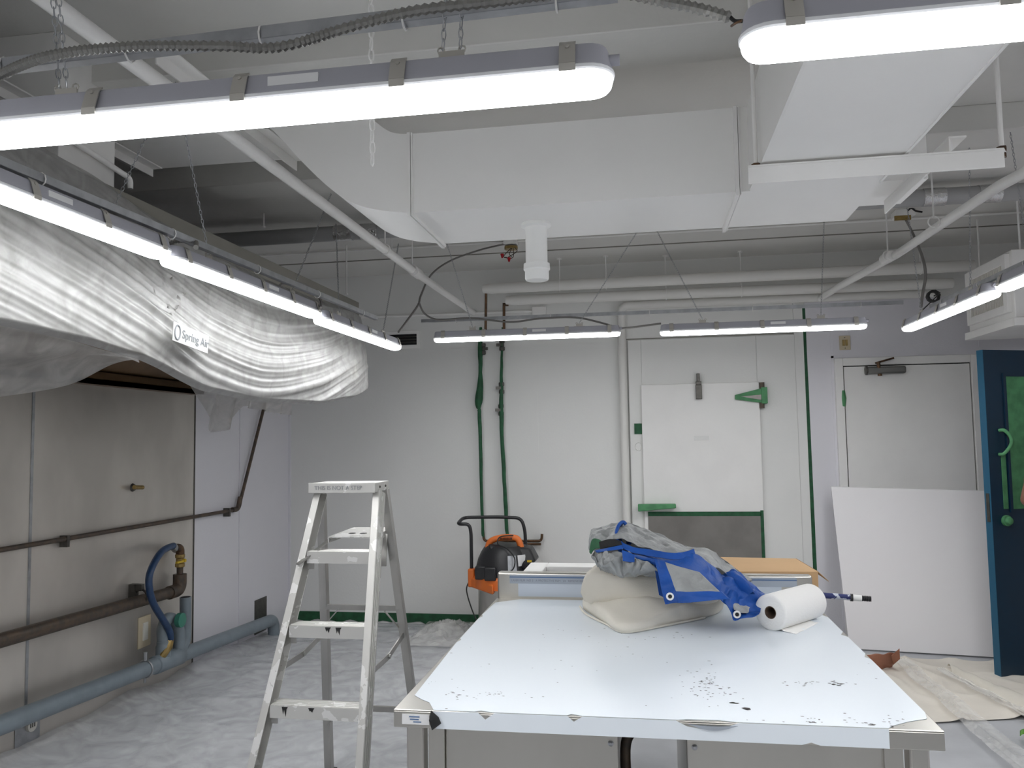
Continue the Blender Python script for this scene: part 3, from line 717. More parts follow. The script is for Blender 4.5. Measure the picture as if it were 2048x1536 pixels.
obj('valve_body', MB().lathe([(.022, -.045), (.031, -.04), (.031, -.02), (.026, -.015), (.026, .015), (.031, .02), (.031, .04), (.022, .045)], (e1.x, e1.y, vz), 12), 'brass', gp)
obj('valve_handle', MB().box((e1.x+.02, e1.y-.085, vz-.008), (e1.x+.035, e1.y+.012, vz+.004)).cyl((e1.x+.01, e1.y, vz), (e1.x+.04, e1.y, vz), .012, 8), 'yellow', gp)
for py_ in (282, ):
    k_ = at(282, 1193, X=W2)
    obj('pipe_clamp', MB().box((XL, k_.y-.02, k_.z-.07), (W2-.03, k_.y+.02, k_.z+.075)).tube([k_+Vector((.041*math.cos(a), 0, .041*math.sin(a))) for a in [j*math.pi/9 for j in range(18)]], .007, 6, closed=True).box((W2-.04, k_.y-.016, k_.z+.035), (W2+.012, k_.y+.016, k_.z+.075)), 'gunmetal', gp)
W3 = XL+.17
he = at(327, 1288, X=XL+.15)
hose_p = [Vector((W2, e1.y-.06, bt.z+.006)), at(345, 1092, X=W2+.01), at(322, 1105, X=W2+.06), at(302, 1140, X=W2+.10), at(298, 1170, X=W2+.11), at(306, 1205, X=W2+.12), at(325, 1238, X=W2+.1), at(339, 1262, X=W2+.09), at(341, 1282, X=W2+.085)]
hs_ = thing('gas_hose', 'blue rubber hose curving down from the gas riser to the brass fitting', 'hose', hose_p[4])
obj('hose_body', MB().tube(cr(hose_p, 8), .021, 14), 'hose', hs_, ang=60)
obj('hose_collar', MB().tube([hose_p[0], hose_p[0].lerp(hose_p[1], .9)], .025, 12), 'galv', hs_)
obj('brass_fitting', MB().tube([hose_p[-1]+Vector((0, .0, .01)), hose_p[-1]+Vector((0, -.015, -.03)), hose_p[-1]+Vector((-.01, -.06, -.075)), hose_p[-1]+Vector((-.015, -.075, -.09))], [.022, .024, .021, .017], 8), 'brass', hs_)
obj('hose_plug', MB().tube([hose_p[-1]+Vector((-.015, -.075, -.088)), hose_p[-1]+Vector((-.02, -.085, -.13))], .017, 8), 'copper', hs_)
W4 = XL+.125
d0, d1 = at(-70, 1478, X=W4), at(546, 1239, X=W4)
dp = thing('drain_pipe', 'long grey plastic drain pipe sloping along the foot of the left wall', 'pipe', d0.lerp(d1, .5))
dd = (d1-d0).normalized()
obj('main_pipe', MB().tube(fillet([d0, d1, d1+Vector((0, .02, -.14))], .06, 6), .047, 20), 'pvc', dp, ang=60)
for px_ in (322, 338):
    pass
def on_drain(px_, py_):
    q_ = at(px_, py_, X=W4); k = (q_-d0).dot(dd); return d0+dd*k
k1, k2 = on_drain(330, 1325), on_drain(354, 1318)
obj('tee_fitting', MB().tube([k1-dd*.11, k1-dd*.105, k1+dd*.16, k1+dd*.165], [.05, .056, .056, .05], 20), 'pvc', dp, ang=50)
obj('tee_branch', MB().tube([k1+Vector((0, -.02, .02)), k1+Vector((0, -.02, .10)), k1+Vector((0, -.02, .105)), k1+Vector((0, -.02, .13))], [.045, .045, .040, .040], 16), 'pvc', dp, ang=50)
obj('trap_branch', MB().tube(cr([k1+Vector((0, -.02, .11)), k1+Vector((-.01, -.01, .2)), k1+Vector((-.02, .05, .25)), k1+Vector((-.01, .12, .22)), k1+Vector((0, .15, .14)), k1+Vector((0, .15, .02))], 7), .037, 16), 'pvc', dp, ang=60)
obj('cleanout_cap', MB().lathe([(.045, 0), (.045, .03), (.03, .034)], (k1.x+.03, k1.y+.09, k1.z+.235), 14, 'X'), 'teal', dp)
st_b, st_t = at(371, 1283, X=W4), at(371, 1194, X=W4)
obj('standpipe', MB().tube(fillet([k2+Vector((0, .0, .03)), Vector((st_b.x, st_b.y-.08, st_b.z-.06)), Vector((st_b.x, st_b.y, st_b.z-.0)), st_t], .07, 6), .036, 18), 'pvc', dp, ang=60)
obj('standpipe_mouth', MB().cyl(st_t+Vector((0, 0, -.004)), st_t+Vector((0, 0, .001)), .030, 16), 'dark', dp)
kc = on_drain(290, 1343)
obj('pipe_clamp', MB().tube([kc+dd.orthogonal().normalized()*0+Vector((.05*math.cos(a), 0, .05*math.sin(a))) for a in [j*math.pi/9 for j in range(18)]], .006, 6, closed=True).cyl(kc+Vector((0, 0, .05)), kc+Vector((-.0, 0, .10)), .012, 8).cyl(kc+Vector((0, 0, -.05)), kc+Vector((-.0, 0, -.08)), .008, 8), 'galv', dp)
obj('wall_flange', MB().box((XL, d1.y-.07, d1.z-.11), (XL+.006, d1.y+.13, d1.z+.16)), 'gunmetal', dp)
def plate(name, label, cat, c, w_, h_, m_, wall='L'):
    t = thing(name, label, cat, c)
    obj('cover_plate', MB().box((XL+.004, c.y-w_, c.z-h_), (XL+.012, c.y+w_, c.z+h_)), m_, t, bevel=.002)
    return t
sw = at(289, 1263, X=XL+.01)
t = plate('wall_switch', 'tan cover plate with a white device below the gas pipe', 'switch', sw, .062, .095, 'cream')
obj('device', MB().box((XL+.012, sw.y-.022, sw.z-.052), (XL+.018, sw.y+.026, sw.z+.056)), 'offwhite', t)
rc = at(58, 1455, X=XL+.012)
t = thing('wall_outlet', 'round white socket on a steel plate low on the left wall', 'outlet', rc)
obj('cover_plate', MB().box((XL+.004, rc.y-.085, rc.z-.075), (XL+.009, rc.y+.08, rc.z+.06)), 'galv', t, bevel=.002)
obj('socket', MB().lathe([(.032, 0), (.032, .014), (.026, .018), (.02, .014)], (XL+.009, rc.y+.012, rc.z+.008), 20, 'X'), 'offwhite', t)
for k in (-1, 0, 1): obj('slot', MB().box((XL+.022, rc.y+.009+k*.013, rc.z-.002), (XL+.0245, rc.y+.014+k*.013, rc.z+.018)), 'dark', t)
bs = at(270, 975, X=XL+.02)
t = thing('pipe_stub', 'small brass pipe stub sticking out of the stainless sheet', 'pipe', bs)
obj('stub', MB().tube([(XL, bs.y, bs.z), (XL+.05, bs.y, bs.z)], .011, 10), 'brass', t)
obj('escutcheon', MB().lathe([(.026, 0), (.02, .012)], (XL+.004, bs.y, bs.z), 14, 'X'), 'gunmetal', t)
obj('stub_elbow', MB().tube([(XL+.045, bs.y-.045, bs.z+.004), (XL+.045, bs.y+.04, bs.z-.002)], .013, 10), 'brass', t)

# ------------------------------------------------------------------ back wall
def B(px, py, d=0.0): return at(px, py, Y=YB-d)
vg = thing('wall_vent', 'black louvred vent high in the left part of the back wall', 'vent', B(800, 682))
va, vb = B(768, 692), B(834, 668)
obj('frame', MB().box((va.x-.04, YB-.012, va.z-.03), (vb.x+.03, YB, vb.z+.03)), 'white', vg, bevel=.003)
obj('opening', MB().box((va.x, YB-.014, va.z), (vb.x, YB-.012, vb.z)), 'dark', vg)
for k in range(1, 4):
    z = va.z+(vb.z-va.z)*k/4; obj('louvre', MB().box((va.x, YB-.022, z-.003), (vb.x, YB-.013, z+.003)), 'gunmetal', vg)
def taped_pipe(label, pts, rads, fits, tail):
    t = thing('taped_pipe', label, 'pipe', pts[0], 'green-taped copper pipes on the back wall')
    pp = cr(pts, 8); n = len(pp); rr = []
    for i, p in enumerate(pp):
        rr.append(interp(rads, i/(n-1))*(1+.18*nz(i*.31, pts[0].x*9)))
    pp = [p+Vector((.006*nz(i*.4, 3.3), -.01, 0)) for i, p in enumerate(pp)]
    obj('tape_wrap', MB().tube(pp, rr, 10), 'green', t, ang=60)
    for p, sx in fits:
        f = MB().lathe([(.017, -.05), (.024, -.045), (.024, -.02), (.018, -.015), (.018, .015), (.024, .02), (.024, .045), (.017, .05)], p, 10)
        f.box((p.x-.045*sx, p.y-.03, p.z-.012), (p.x, p.y-.012, p.z+.012))
        obj('valve', f, 'gunmetal', t)
    obj('copper_end', MB().tube(tail, .011, 10), 'copper', t, ang=60)
    return t
v = .045
taped_pipe('left of the two copper pipes on the back wall, wrapped in ragged green tape', [B(962, 655, v), B(961, 700, v), B(961, 760, v), B(957, 815, v), B(959, 830, v), B(963, 960, v), B(966, 1060, v), B(967, 1072, v)],
           [(0, .011), (.13, .022), (.25, .016), (.38, .036), (.45, .016), (1, .012)], [(B(966, 698, v), -1)], fillet([B(966, 1060, v), B(968, 1082, v), B(1083, 1082, v), B(1084, 1068, v)], .03))
taped_pipe('right of the two copper pipes on the wall, with valves in its green tape', [B(1006, 655, v), B(1004, 700, v), B(1003, 770, v), B(1003, 830, v), B(1008, 950, v), B(1013, 1040, v), B(1015, 1070, v)],
           [(0, .010), (.1, .009), (.25, .013), (.45, .018), (1, .014)], [(B(1003, 776, v), 1), (B(1002, 820, v), 1), (B(1004, 690, v), 1)], fillet([B(1014, 1060, v), B(1016, 1088, v), B(1068, 1088, v), B(1082, 1088, v)], .02))
# green masking tape on the wall
tg = thing('masking_tape', 'long vertical strip of dark green tape right of the cooler door frame', 'tape', B(1618, 900))
obj('tape', MB().grid(lambda u, q_: B(1605.5+27*u + (6.5 + .8*nz(u*9, 1))*(q_-.5)*1.3, 612+590*u + 0*q_, .008), 40, 1), 'green', tg)
bl = thing('masking_tape', 'strip of dark green tape along the foot of the back wall', 'tape', B(760, 1243))
obj('tape', MB().grid(lambda u, q_: Vector((XL+.02+2.2*u, YB-.008-.01*q_*abs(nz(u*30, 5)), .085*(1-q_*(.9+.4*nz(u*22, 2)))+.004)), 60, 2), 'green', bl)
# walk-in cooler door
d2 = struct('door_2', MB().box((-.03, YB-.06, .03), (.91, YB-.025, 1.985)), 'white', bevel=.006)
obj('frame', MB().box((-.13, YB-.028, 0), (-.02, YB, 2.36)).box((.90, YB-.028, 0), (1.20, YB, 2.36)).box((-.02, YB-.028, 1.975), (.90, YB, 2.36)), 'wall', d2, bevel=.004)
obj('corner_post', MB().box((1.20, YB-.02, 0), (1.27, YB, 2.62)), 'wall', d2)
obj('kick_plate', MB().box((0.0, YB-.064, .03), (.885, YB-.06, .925)), 'tray', d2)
obj('tape', MB().box((0.0, YB-.066, .915), (.885, YB-.0645, .95)).box((.88, YB-.066, .3), (.905, YB-.0645, .96)), 'green', d2)
hg = MB()
pA = [B(1470, 790, .07), B(1525, 776, .07), B(1530, 808, .07), B(1524, 806, .07), B(1470, 799, .07)]
hg.prism(pA, (0, -.018, 0)); hg.box((B(1519, 780).x, YB-.10, B(1519, 808).z), (B(1531, 780).x, YB-.025, B(1519, 776).z))
obj('strap_hinge', hg, 'lgreen', d2, bevel=.003)
pin = MB()
for py_ in (771, 810): c_ = B(1524, py_, .07); pin.cyl(c_+Vector((0, 0, -.025)), c_+Vector((0, 0, .025)), .02, 10)
obj('hinge_knuckle', pin, 'iron', d2)
hp = [B(1482, 793, .09), B(1524, 789, .09), B(1524, 800, .09)]
obj('bare_patch', MB().prism(hp, (0, -.002, 0)), 'tray', d2)
lt = MB(); c_ = B(1397, 770, .07)
lt.box((c_.x-.024, YB-.095, c_.z-.115), (c_.x+.024, YB-.06, c_.z+.0)); lt.box((c_.x-.02, YB-.085, c_.z+.0), (c_.x+.022, YB-.03, c_.z+.03)); lt.box((c_.x-.012, YB-.07, c_.z+.03), (c_.x+.012, YB-.03, c_.z+.095))
obj('top_latch', lt, 'gunmetal', d2, bevel=.003)
ga, gb = B(1269, 868), B(1284, 847)
obj('latch_plate', MB().box((ga.x, YB-.04, ga.z), (gb.x, YB-.02, gb.z)), 'green', d2)
kh = MB(); 
h0, h1 = B(1276, 1016, .11), B(1352, 1013, .11)
kh.hexa([(h0.x, YB-.13, h0.z-.028), (h1.x, YB-.13, h1.z-.012), (h1.x, YB-.062, h1.z-.012), (h0.x, YB-.062, h0.z-.028), (h0.x, YB-.13, h0.z+.03), (h1.x, YB-.13, h1.z+.02), (h1.x, YB-.062, h1.z+.02), (h0.x, YB-.062, h0.z+.03)])
obj('door_handle', kh, 'lgreen', d2, bevel=.006)
np_ = B(1402, 876); obj('name_tag', MB().box((np_.x-.06, YB-.064, np_.z-.018), (np_.x+.06, YB-.06, np_.z+.018)), 'wall', d2, bevel=.001)
kp = B(1277, 893, .03); obj('key_ring_mark', MB().tube([kp+Vector((.026*math.cos(a), 0, .034*math.sin(a))) for a in [k*math.pi/8 for k in range(16)]], .004, 6, closed=True), 'wall', d2)
obj('top_seam', MB().box((-.14, YB-.004, 2.368), (1.2, YB, 2.376)), 'grime', wall_back)
# white door at the right
d1_ = struct('door_1', MB().box((1.565, YB-.03, .02), (2.49, YB-.004, 2.085)), 'white', bevel=.002)
obj('frame', MB().box((1.495, YB-.045, 0), (1.557, YB, 2.155)).box((2.498, YB-.045, 0), (2.565, YB, 2.155)).box((1.557, YB-.045, 2.093), (2.498, YB, 2.155)), 'white', d1_, bevel=.004)
obj('shadow_gap', MB().box((1.557, YB-.012, .02), (2.498, YB-.003, 2.093)), 'dark', d1_)
cb = B(1772, 740, .07)
clo = MB().box((cb.x-.145, YB-.09, cb.z-.028), (cb.x+.145, YB-.03, cb.z+.028))
obj('closer_body', clo, 'closer', d1_, bevel=.012)
obj('closer_cap', MB().tube([(cb.x-.15, YB-.06, cb.z), (cb.x-.135, YB-.06, cb.z)], .034, 14), 'gunmetal', d1_)
ca = B(1757, 729, .08)
obj('closer_arm', MB().cyl(ca+Vector((0, 0, -.03)), ca+Vector((0, 0, .02)), .014, 10).bar(ca+Vector((-.02, 0, .012)), B(1787, 716, .05), .02, .014).cyl((cb.x-.045, YB-.065, cb.z-.045), (cb.x-.045, YB-.065, cb.z-.02), .016, 10), 'copper', d1_)
hz = B(1686, 797, .03); obj('taped_hinge', MB().tube([hz+Vector((0, 0, .085)), hz+Vector((0, 0, .06)), hz+Vector((.004, 0, 0)), hz+Vector((0, 0, -.06)), hz+Vector((.004, 0, -.08))], [.004, .018, .022, .018, .004], 10), 'lgreen', d1_)
t = struct('trim_1', MB().box((1.478, YB-.012, 0), (1.496, YB, 2.62)).box((1.478, YB-.012, 2.16), (2.59, YB, 2.178)).box((2.572, YB-.012, 0), (2.59, YB, 2.62)), 'frp')
wp = B(1689, 686)
t = thing('wall_switch', 'tan switch plate on the wall over the white door', 'switch', wp)
obj('cover_plate', MB().box((wp.x-.042, YB-.016, wp.z-.057), (wp.x+.042, YB-.006, wp.z+.057)), 'cream', t, bevel=.003)
for sx in (-1, 1): obj('device', MB().box((wp.x+sx*.011-.009, YB-.02, wp.z-.024), (wp.x+sx*.011+.009, YB-.014, wp.z+.024)), 'brass', t)
for sz in (-1, 1): obj('screw', MB().lathe([(.004, 0), (.003, -.003)], (wp.x, YB-.016, wp.z+sz*.043), 8, 'Y'), 'gunmetal', t)
# open blue door
dq = thing('door_3', 'door', 'door'); bpy.data.objects.remove(dq)
pb0, pb1 = Vector((2.155, 5.555, 0)), Vector((2.155+.285*3.0, 5.555+.125*3.0, 0))
du = (pb1-pb0).normalized(); dn = Vector((-du.y, du.x, 0))
def DP(s_, z, o_=0.0): return pb0 + du*s_ + dn*o_ + Vector((0, 0, z))
def dbox(s0, s1, z0, z1, o0, o1): return MB().hexa([DP(s0, z0, o0), DP(s1, z0, o0), DP(s1, z0, o1), DP(s0, z0, o1), DP(s0, z1, o0), DP(s1, z1, o0), DP(s1, z1, o1), DP(s0, z1, o1)])
d3 = struct('door_3', dbox(0, .91, .012, 2.08, 0, .05), 'blue_door')
obj('door_edge', dbox(-.003, 0, .012, 2.08, 0, .05), 'blue_edge', d3)
def on_door(px, py):
    d = at(px, py, Y=5.0)-Vector((0, 0, H)); o = Vector((0, 0, H)); n = dn
    k = (pb0-o).dot(n)/d.dot(n); return o+d*k
def sz(px, py):
    p = on_door(px, py); return (p-pb0).dot(du), p.z
wl = [sz(2009, 753), sz(2038, 753), sz(2052, 1000), sz(2024, 1018)]
s0 = wl[0][0]; obj('taped_window', dbox(s0+.0, s0+.17, wl[3][1], wl[0][1], -.006, 0), 'lgreen', d3)
obj('window_stop', dbox(s0-.02, s0, wl[3][1]-.02, wl[0][1]+.02, -.010, 0).hexa([DP(s0, wl[0][1], -.010), DP(s0+.2, wl[0][1], -.010), DP(s0+.2, wl[0][1], 0), DP(s0, wl[0][1], 0), DP(s0, wl[0][1]+.02, -.010), DP(s0+.2, wl[0][1]+.02, -.010), DP(s0+.2, wl[0][1]+.02, 0), DP(s0, wl[0][1]+.02, 0)]), 'blue_door', d3)
hA, hM, hB_ = sz(1998, 861), sz(2007, 880), sz(1998, 907)
obj('pull_handle', MB().tube(cr([DP(hA[0], hA[1], 0), DP(hA[0]+.012, hA[1], -.03), DP(hM[0]+.01, hM[1]+.02, -.045), DP(hM[0]+.01, hM[1]-.03, -.045), DP(hB_[0]+.01, hB_[1], -.03), DP(hB_[0], hB_[1]-.006, 0)], 6), .011, 10), 'lgreen', d3)
a_, b_ = sz(2001, 907), sz(2007, 1018)
obj('taped_plate', dbox(a_[0], a_[0]+.034, b_[1], a_[1], -.005, 0), 'lgreen', d3)
kn = sz(2011, 1041)
kb = MB().tube([DP(kn[0], kn[1], 0), DP(kn[0], kn[1], -.02), DP(kn[0], kn[1], -.022), DP(kn[0], kn[1], -.04), DP(kn[0], kn[1], -.046)], [.034, .034, .024, .022, .012], 16)
obj('taped_lock', kb, 'lgreen', d3)
obj('edge_latch', dbox(-.006, -.001, .98, 1.16, .012, .036), 'gunmetal', d3)
# white board leaning on the right door
wb = thing('white_board', 'large blank white panel leaning against the white door', 'panel', (1.9, 6.2, 0))
base0, base1 = Vector((1.405, 6.20, .012)), Vector((2.50, 6.035, .012))
top0 = Vector((1.392, 6.50, 1.15)); top1 = top0 + (base1-base0)*1.02 + Vector((0, 0, -.03)); top1.y += .004
th_ = Vector((.0, .012, .004))
obj('sheet', MB().hexa([base0, base1, base1+th_, base0+th_, top0, top1, top1+th_, top0+th_]), 'board', wb)
# air unit at the right
hv = thing('air_unit', 'white air conditioning unit hung at the right with a slotted grille', 'air conditioner', (2.6, 5.6, 2.2))
obj('casing', MB().box((2.23, 5.25, 2.24), (3.2, 5.95, 2.66)), 'white', hv, bevel=.006)
obj('grille_frame', MB().box((2.20, 5.28, 2.28), (2.23, 5.33, 2.64)).box((2.20, 5.84, 2.28), (2.23, 5.90, 2.64)).box((2.20, 5.33, 2.28), (2.23, 5.84, 2.33)).box((2.20, 5.33, 2.58), (2.23, 5.84, 2.64)), 'white', hv, bevel=.002)
obj('grille_void', MB().box((2.226, 5.33, 2.33), (2.2315, 5.84, 2.58)), 'dark', hv)
for k in range(22):
    y = 5.335+k*.0235; obj('grille_blade', MB().box((2.205, y, 2.33), (2.222, y+.009, 2.58)), 'offwhite', hv)
obj('drip_tray', MB().box((2.21, 5.22, 2.19), (3.2, 5.98, 2.21)).box((2.211, 5.222, 2.2101), (2.222, 5.979, 2.238)).box((2.2221, 5.2211, 2.2101), (3.199, 5.233, 2.238)), 'white', hv)
for x, y in ((2.3, 5.3), (2.3, 5.9), (3.0, 5.3)): obj('hanging_rod', MB().cyl((x, y, 2.66), (x, y, ZC), .006, 8), 'white', hv)

# ------------------------------------------------------------------ step ladder
ld = thing('step_ladder', 'paint-splashed aluminium step ladder standing left of the steel table', 'ladder', (-1.3, 3.2, 0))
_c = {(-1, 1): at(634, 990, Y=3.34), (-1, 0): at(533, 1405, Y=3.075), (1, 1): at(752, 990, Y=3.34), (1, 0): at(726, 1405, Y=3.075)}
_d = {(-1, 1): at(640, 990, Y=3.46), (-1, 0): at(654, 1480, Y=3.62), (1, 1): at(770, 1000, Y=3.46), (1, 0): at(818, 1360, Y=3.58)}
def _rail(d, side, z):
    a, b = d[(side, 1)], d[(side, 0)]; t_ = (z-b.z)/(a.z-b.z); return b + (a-b)*t_
def fr(z, side): return _rail(_c, side, z)  # front rail centre line
def rr_(z, side): return _rail(_d, side, z) # rear rail centre line
for s in (-1, 1):
    a, b = fr(.0, s), fr(1.345, s)
    m = MB(); w_ = .075
    ax = (b-a).normalized(); back = Vector((0, 1, 0)); back = (back-ax*back.dot(ax)).normalized()
    fl_ = MB().bar(a, b, .030, .004, up=back)
    sd = Vector((s*.015, 0, 0))
    web = MB().bar(a+sd+back*w_/2, b+sd+back*w_/2, .0035, w_, up=back)
    for k in (.25, .5, .75): web.bar(a+sd+back*w_*k+Vector((s*.002, 0, 0)), b+sd+back*w_*k+Vector((s*.002, 0, 0)), .004, .006, up=back)
    rear = MB().bar(a+back*w_, b+back*w_, .030, .004, up=back)
    fl_.v += []; o_ = MB(); 
    for q_ in (fl_, web, rear): o_.add(q_.v, q_.f)
    obj('front_rail', o_, 'alu_paint', ld, bevel=.001)
    a, b = rr_(0, s), rr_(1.34, s)
    o_ = MB().bar(a, b, .034, .004, up=(0, -1, .2)); o_.bar(a+Vector((s*.015, .016, 0)), b+Vector((s*.015, .016, 0)), .004, .034, up=(0, -1, .2))
    o_.bar(a+Vector((-s*.015, .016, 0)), b+Vector((-s*.015, .016, 0)), .004, .034, up=(0, -1, .2))
    obj('rear_rail', o_, 'alu', ld, bevel=.001)
    obj('foot_pad', MB().box((fr(0, s).x-.03, fr(0, s).y-.02, 0), (fr(0, s).x+.03, fr(0, s).y+.09, .03)), 'rubber', ld)
    obj('rear_foot_pad', MB().box((rr_(0, s).x-.025, rr_(0, s).y-.02, 0), (rr_(0, s).x+.025, rr_(0, s).y+.05, .025)), 'rubber', ld)
for z, dz in ((1.088, .0), (.800, 0), (.508, 0), (.215, 0)):
    l, r_ = fr(z, -1), fr(z, 1); l.x += .018; r_.x -= .014
    st = MB().hexa([l+Vector((0, 0, -.004)), r_+Vector((0, 0, -.004)), r_+Vector((0, .085, -.004)), l+Vector((0, .085, -.004)), l, r_, r_+Vector((0, .085, 0)), l+Vector((0, .085, 0))])
    st.hexa([l+Vector((0, -.003, -.048)), r_+Vector((0, -.003, -.048)), r_+Vector((0, 0, -.048)), l+Vector((0, 0, -.048)), l+Vector((0, -.003, 0)), r_+Vector((0, -.003, 0)), r_, l])
    st.hexa([l+Vector((0, .085, -.03)), r_+Vector((0, .085, -.03)), r_+Vector((0, .088, -.03)), l+Vector((0, .088, -.03)), l+Vector((0, .085, 0)), r_+Vector((0, .085, 0)), r_+Vector((0, .088, 0)), l+Vector((0, .088, 0))])
    for k in (.2, .4, .6, .8): st.hexa([l+Vector((0, .085*k-.004, 0)), r_+Vector((0, .085*k-.004, 0)), r_+Vector((0, .085*k+.004, 0)), l+Vector((0, .085*k+.004, 0)), l+Vector((0, .085*k-.002, .003)), r_+Vector((0, .085*k-.002, .003)), r_+Vector((0, .085*k+.002, .003)), l+Vector((0, .085*k+.002, .003))])
    so = obj('step', st, 'alu_paint', ld)
    for p, s in ((l, -1), (r_, 1)):
        obj('rivet', MB().lathe([(.007, 0), (.005, -.004)], (p.x+s*.018, p.y-.003, p.z-.03), 10, 'Y'), 'gunmetal', ld)
        if s < 0: obj('brace', MB().box((p.x-(.0 if s < 0 else .025), p.y+.012, p.z-.075), (p.x+(.025 if s < 0 else 0), p.y+.016, p.z-.004)), 'alu', ld)
    if z in (.800, .508):
        for fx, hh in ((.52, .026), (.66, .034)) if z > .6 else ((.17, .04), (.47, .02)):
            px_ = l.x+(r_.x-l.x)*fx; l = Vector((l.x, fr(z, -1).y+(r_.y-fr(z, -1).y)*fx, l.z))
            obj('black_drip', MB().prism([(px_-.012, l.y-.0045, l.z-.003), (px_+.014, l.y-.0045, l.z-.003), (px_+.008, l.y-.0045, l.z-.012), (px_+.005, l.y-.0045, l.z-hh), (px_-.002, l.y-.0045, l.z-.014), (px_-.006, l.y-.0045, l.z-hh*.8)], (0, .001, 0)), 'rubber', so)
cl, cr_ = at(618, 985, Y=3.305), at(744, 985, Y=3.305)
cl.z = cr_.z = 0
cap = MB().box((cl.x, cl.y, 1.335), (cr_.x+.012, cl.y+.19, 1.339+.036)).box((cl.x-.002, cl.y-.004, 1.333), (cr_.x+.014, cl.y, 1.377))
obj('cap', cap, 'alu_paint', ld, bevel=.004)
obj('cap_lettering', text_mb('THIS IS NOT A STEP', .0245, ((cl.x+cr_.x)/2-.008, cl.y-.0048, 1.355), (1, 0, 0), (0, 0, 1), .0012), 'galv', ld)
for k in (.35, .75): obj('rivet', MB().lathe([(.006, 0), (.004, .004)], (cr_.x+.012, cl.y+.19*k, 1.355), 10, 'X'), 'gunmetal', ld)
# pail shelf folded out at the back
z = 1.14
sA, sB = rr_(z, -1), rr_(z, 1)
sA, sB = Vector((sA.x+.10, sA.y-.16, z)), Vector((sB.x-.03, sB.y-.16, z))
dv = Vector((.015, .27, .012)); th4 = Vector((0, 0, .004))
ps = MB().hexa([sA, sB, sB+dv, sA+dv, sA+th4, sB+th4, sB+dv+th4, sA+dv+th4])
ps.bar(sB+Vector((0, 0, -.010)), sB+dv+Vector((0, 0, -.010)), .004, .026); ps.bar(sA+Vector((0, 0, -.010)), sA+dv+Vector((0, 0, -.010)), .004, .026); ps.bar(sA+dv+Vector((0, 0, -.010)), sB+dv+Vector((0, 0, -.010)), .004, .026)
obj('pail_shelf', ps, 'alu_paint', ld)
for k in (.35, .62): obj('shelf_hole', MB().lathe([(.016, 0), (.016, .001)], sA.lerp(sB, k)+dv*.35+Vector((0, 0, .0042)), 14), 'dark', ld)
for a, b in ((sA+Vector((.0, .02, -.01)), sA+Vector((-.095, -.10, -.10))), (sB+dv*.6, rr_(1.0, 1)+Vector((-.03, -.05, .0)))):
    obj('shelf_arm', MB().bar(a, b, .024, .006), 'alu', ld)
for s in (-1, 1):
    a = fr(.62, s)+Vector((s*.005, .08, 0)); b = rr_(.66, s)+Vector((0, 0, .02)); m_ = a.lerp(b, .5)+Vector((0, 0, -.018))
    obj('spreader', MB().bar(a, m_, .005, .024).bar(m_, b, .005, .024).cyl(m_+Vector((-.008, 0, 0)), m_+Vector((.008, 0, 0)), .01, 8), 'alu', ld)
for z in (.80, .33):
    a, b = rr_(z, -1), rr_(z, 1)
    obj('rear_bar', MB().bar(a+Vector((0, 0, 0)), b, .004, .022).bar(a+Vector((0, .01, .009)), b+Vector((0, .01, .009)), .018, .004), 'alu', ld)
    for p, s in ((a, 1), (b, -1)): obj('rear_brace', MB().bar(p+Vector((s*.075, 0, -.006)), p+Vector((s*.004, 0, -.085)), .014, .003), 'alu', ld)

# ------------------------------------------------------------------ steel table
TX0, TX1, TY0, TY1, TZ = -.625, .626, 1.925, 3.30, .90
tb_ = thing('steel_table', 'stainless work table covered in bluish-white protective film', 'table', (0, 2.6, 0))
top = MB().box((TX0, TY0, TZ-.004), (TX1, TY1, TZ)).box((TX0, TY0, TZ-.043), (TX1, TY0+.004, TZ-.0041)).box((TX0, TY0+.0041, TZ-.04), (TX0+.004, TY1, TZ-.0041)).box((TX1-.004, TY0+.0041, TZ-.04), (TX1, TY1, TZ-.0041))
obj('table_top', top, 'steel', tb_, bevel=.002)
fz = TZ+.0012
fp = [(TX0+.022, TY0+.105), (TX0+.05, TY0+.075), (TX0+.075, TY0+.055), (TX0+.10, TY0+.002)]
fp += [(TX0+.20, TY0+.002), (TX0+.215, TY0+.010), (TX0+.245, TY0+.002), (-.20, TY0+.002), (-.192, TY0+.012), (-.18, TY0+.008), (-.165, TY0+.002), (.055, TY0+.002), (.075, TY0+.008), (.15, TY0+.010), (.185, TY0+.002)]
fp += [(TX1-.115, TY0+.002), (TX1-.10, TY0+.02), (TX1-.06, TY0+.05), (TX1-.012, TY0+.075), (TX1-.002, TY0+.12)]
fp += [(TX1-.002, 2.5), (TX1-.014, 2.52), (TX1-.002, 2.56), (TX1-.003, 2.76), (TX1-.018, 2.79), (TX1-.003, 2.83), (TX1-.003, 3.05), (TX1-.02, 3.09), (TX1-.003, 3.12), (TX1-.02, 3.22), (TX1-.10, 3.275), (TX0+.10, 3.275), (TX0+.012, 3.20)]
fp += [(TX0+.004, 2.98), (TX0+.012, 2.95), (TX0+.004, 2.92), (TX0+.004, 2.62), (TX0+.012, 2.6), (TX0+.004, 2.57)]
film_mb = MB().prism([(x, y, fz) for x, y in fp], (0, 0, -.001))
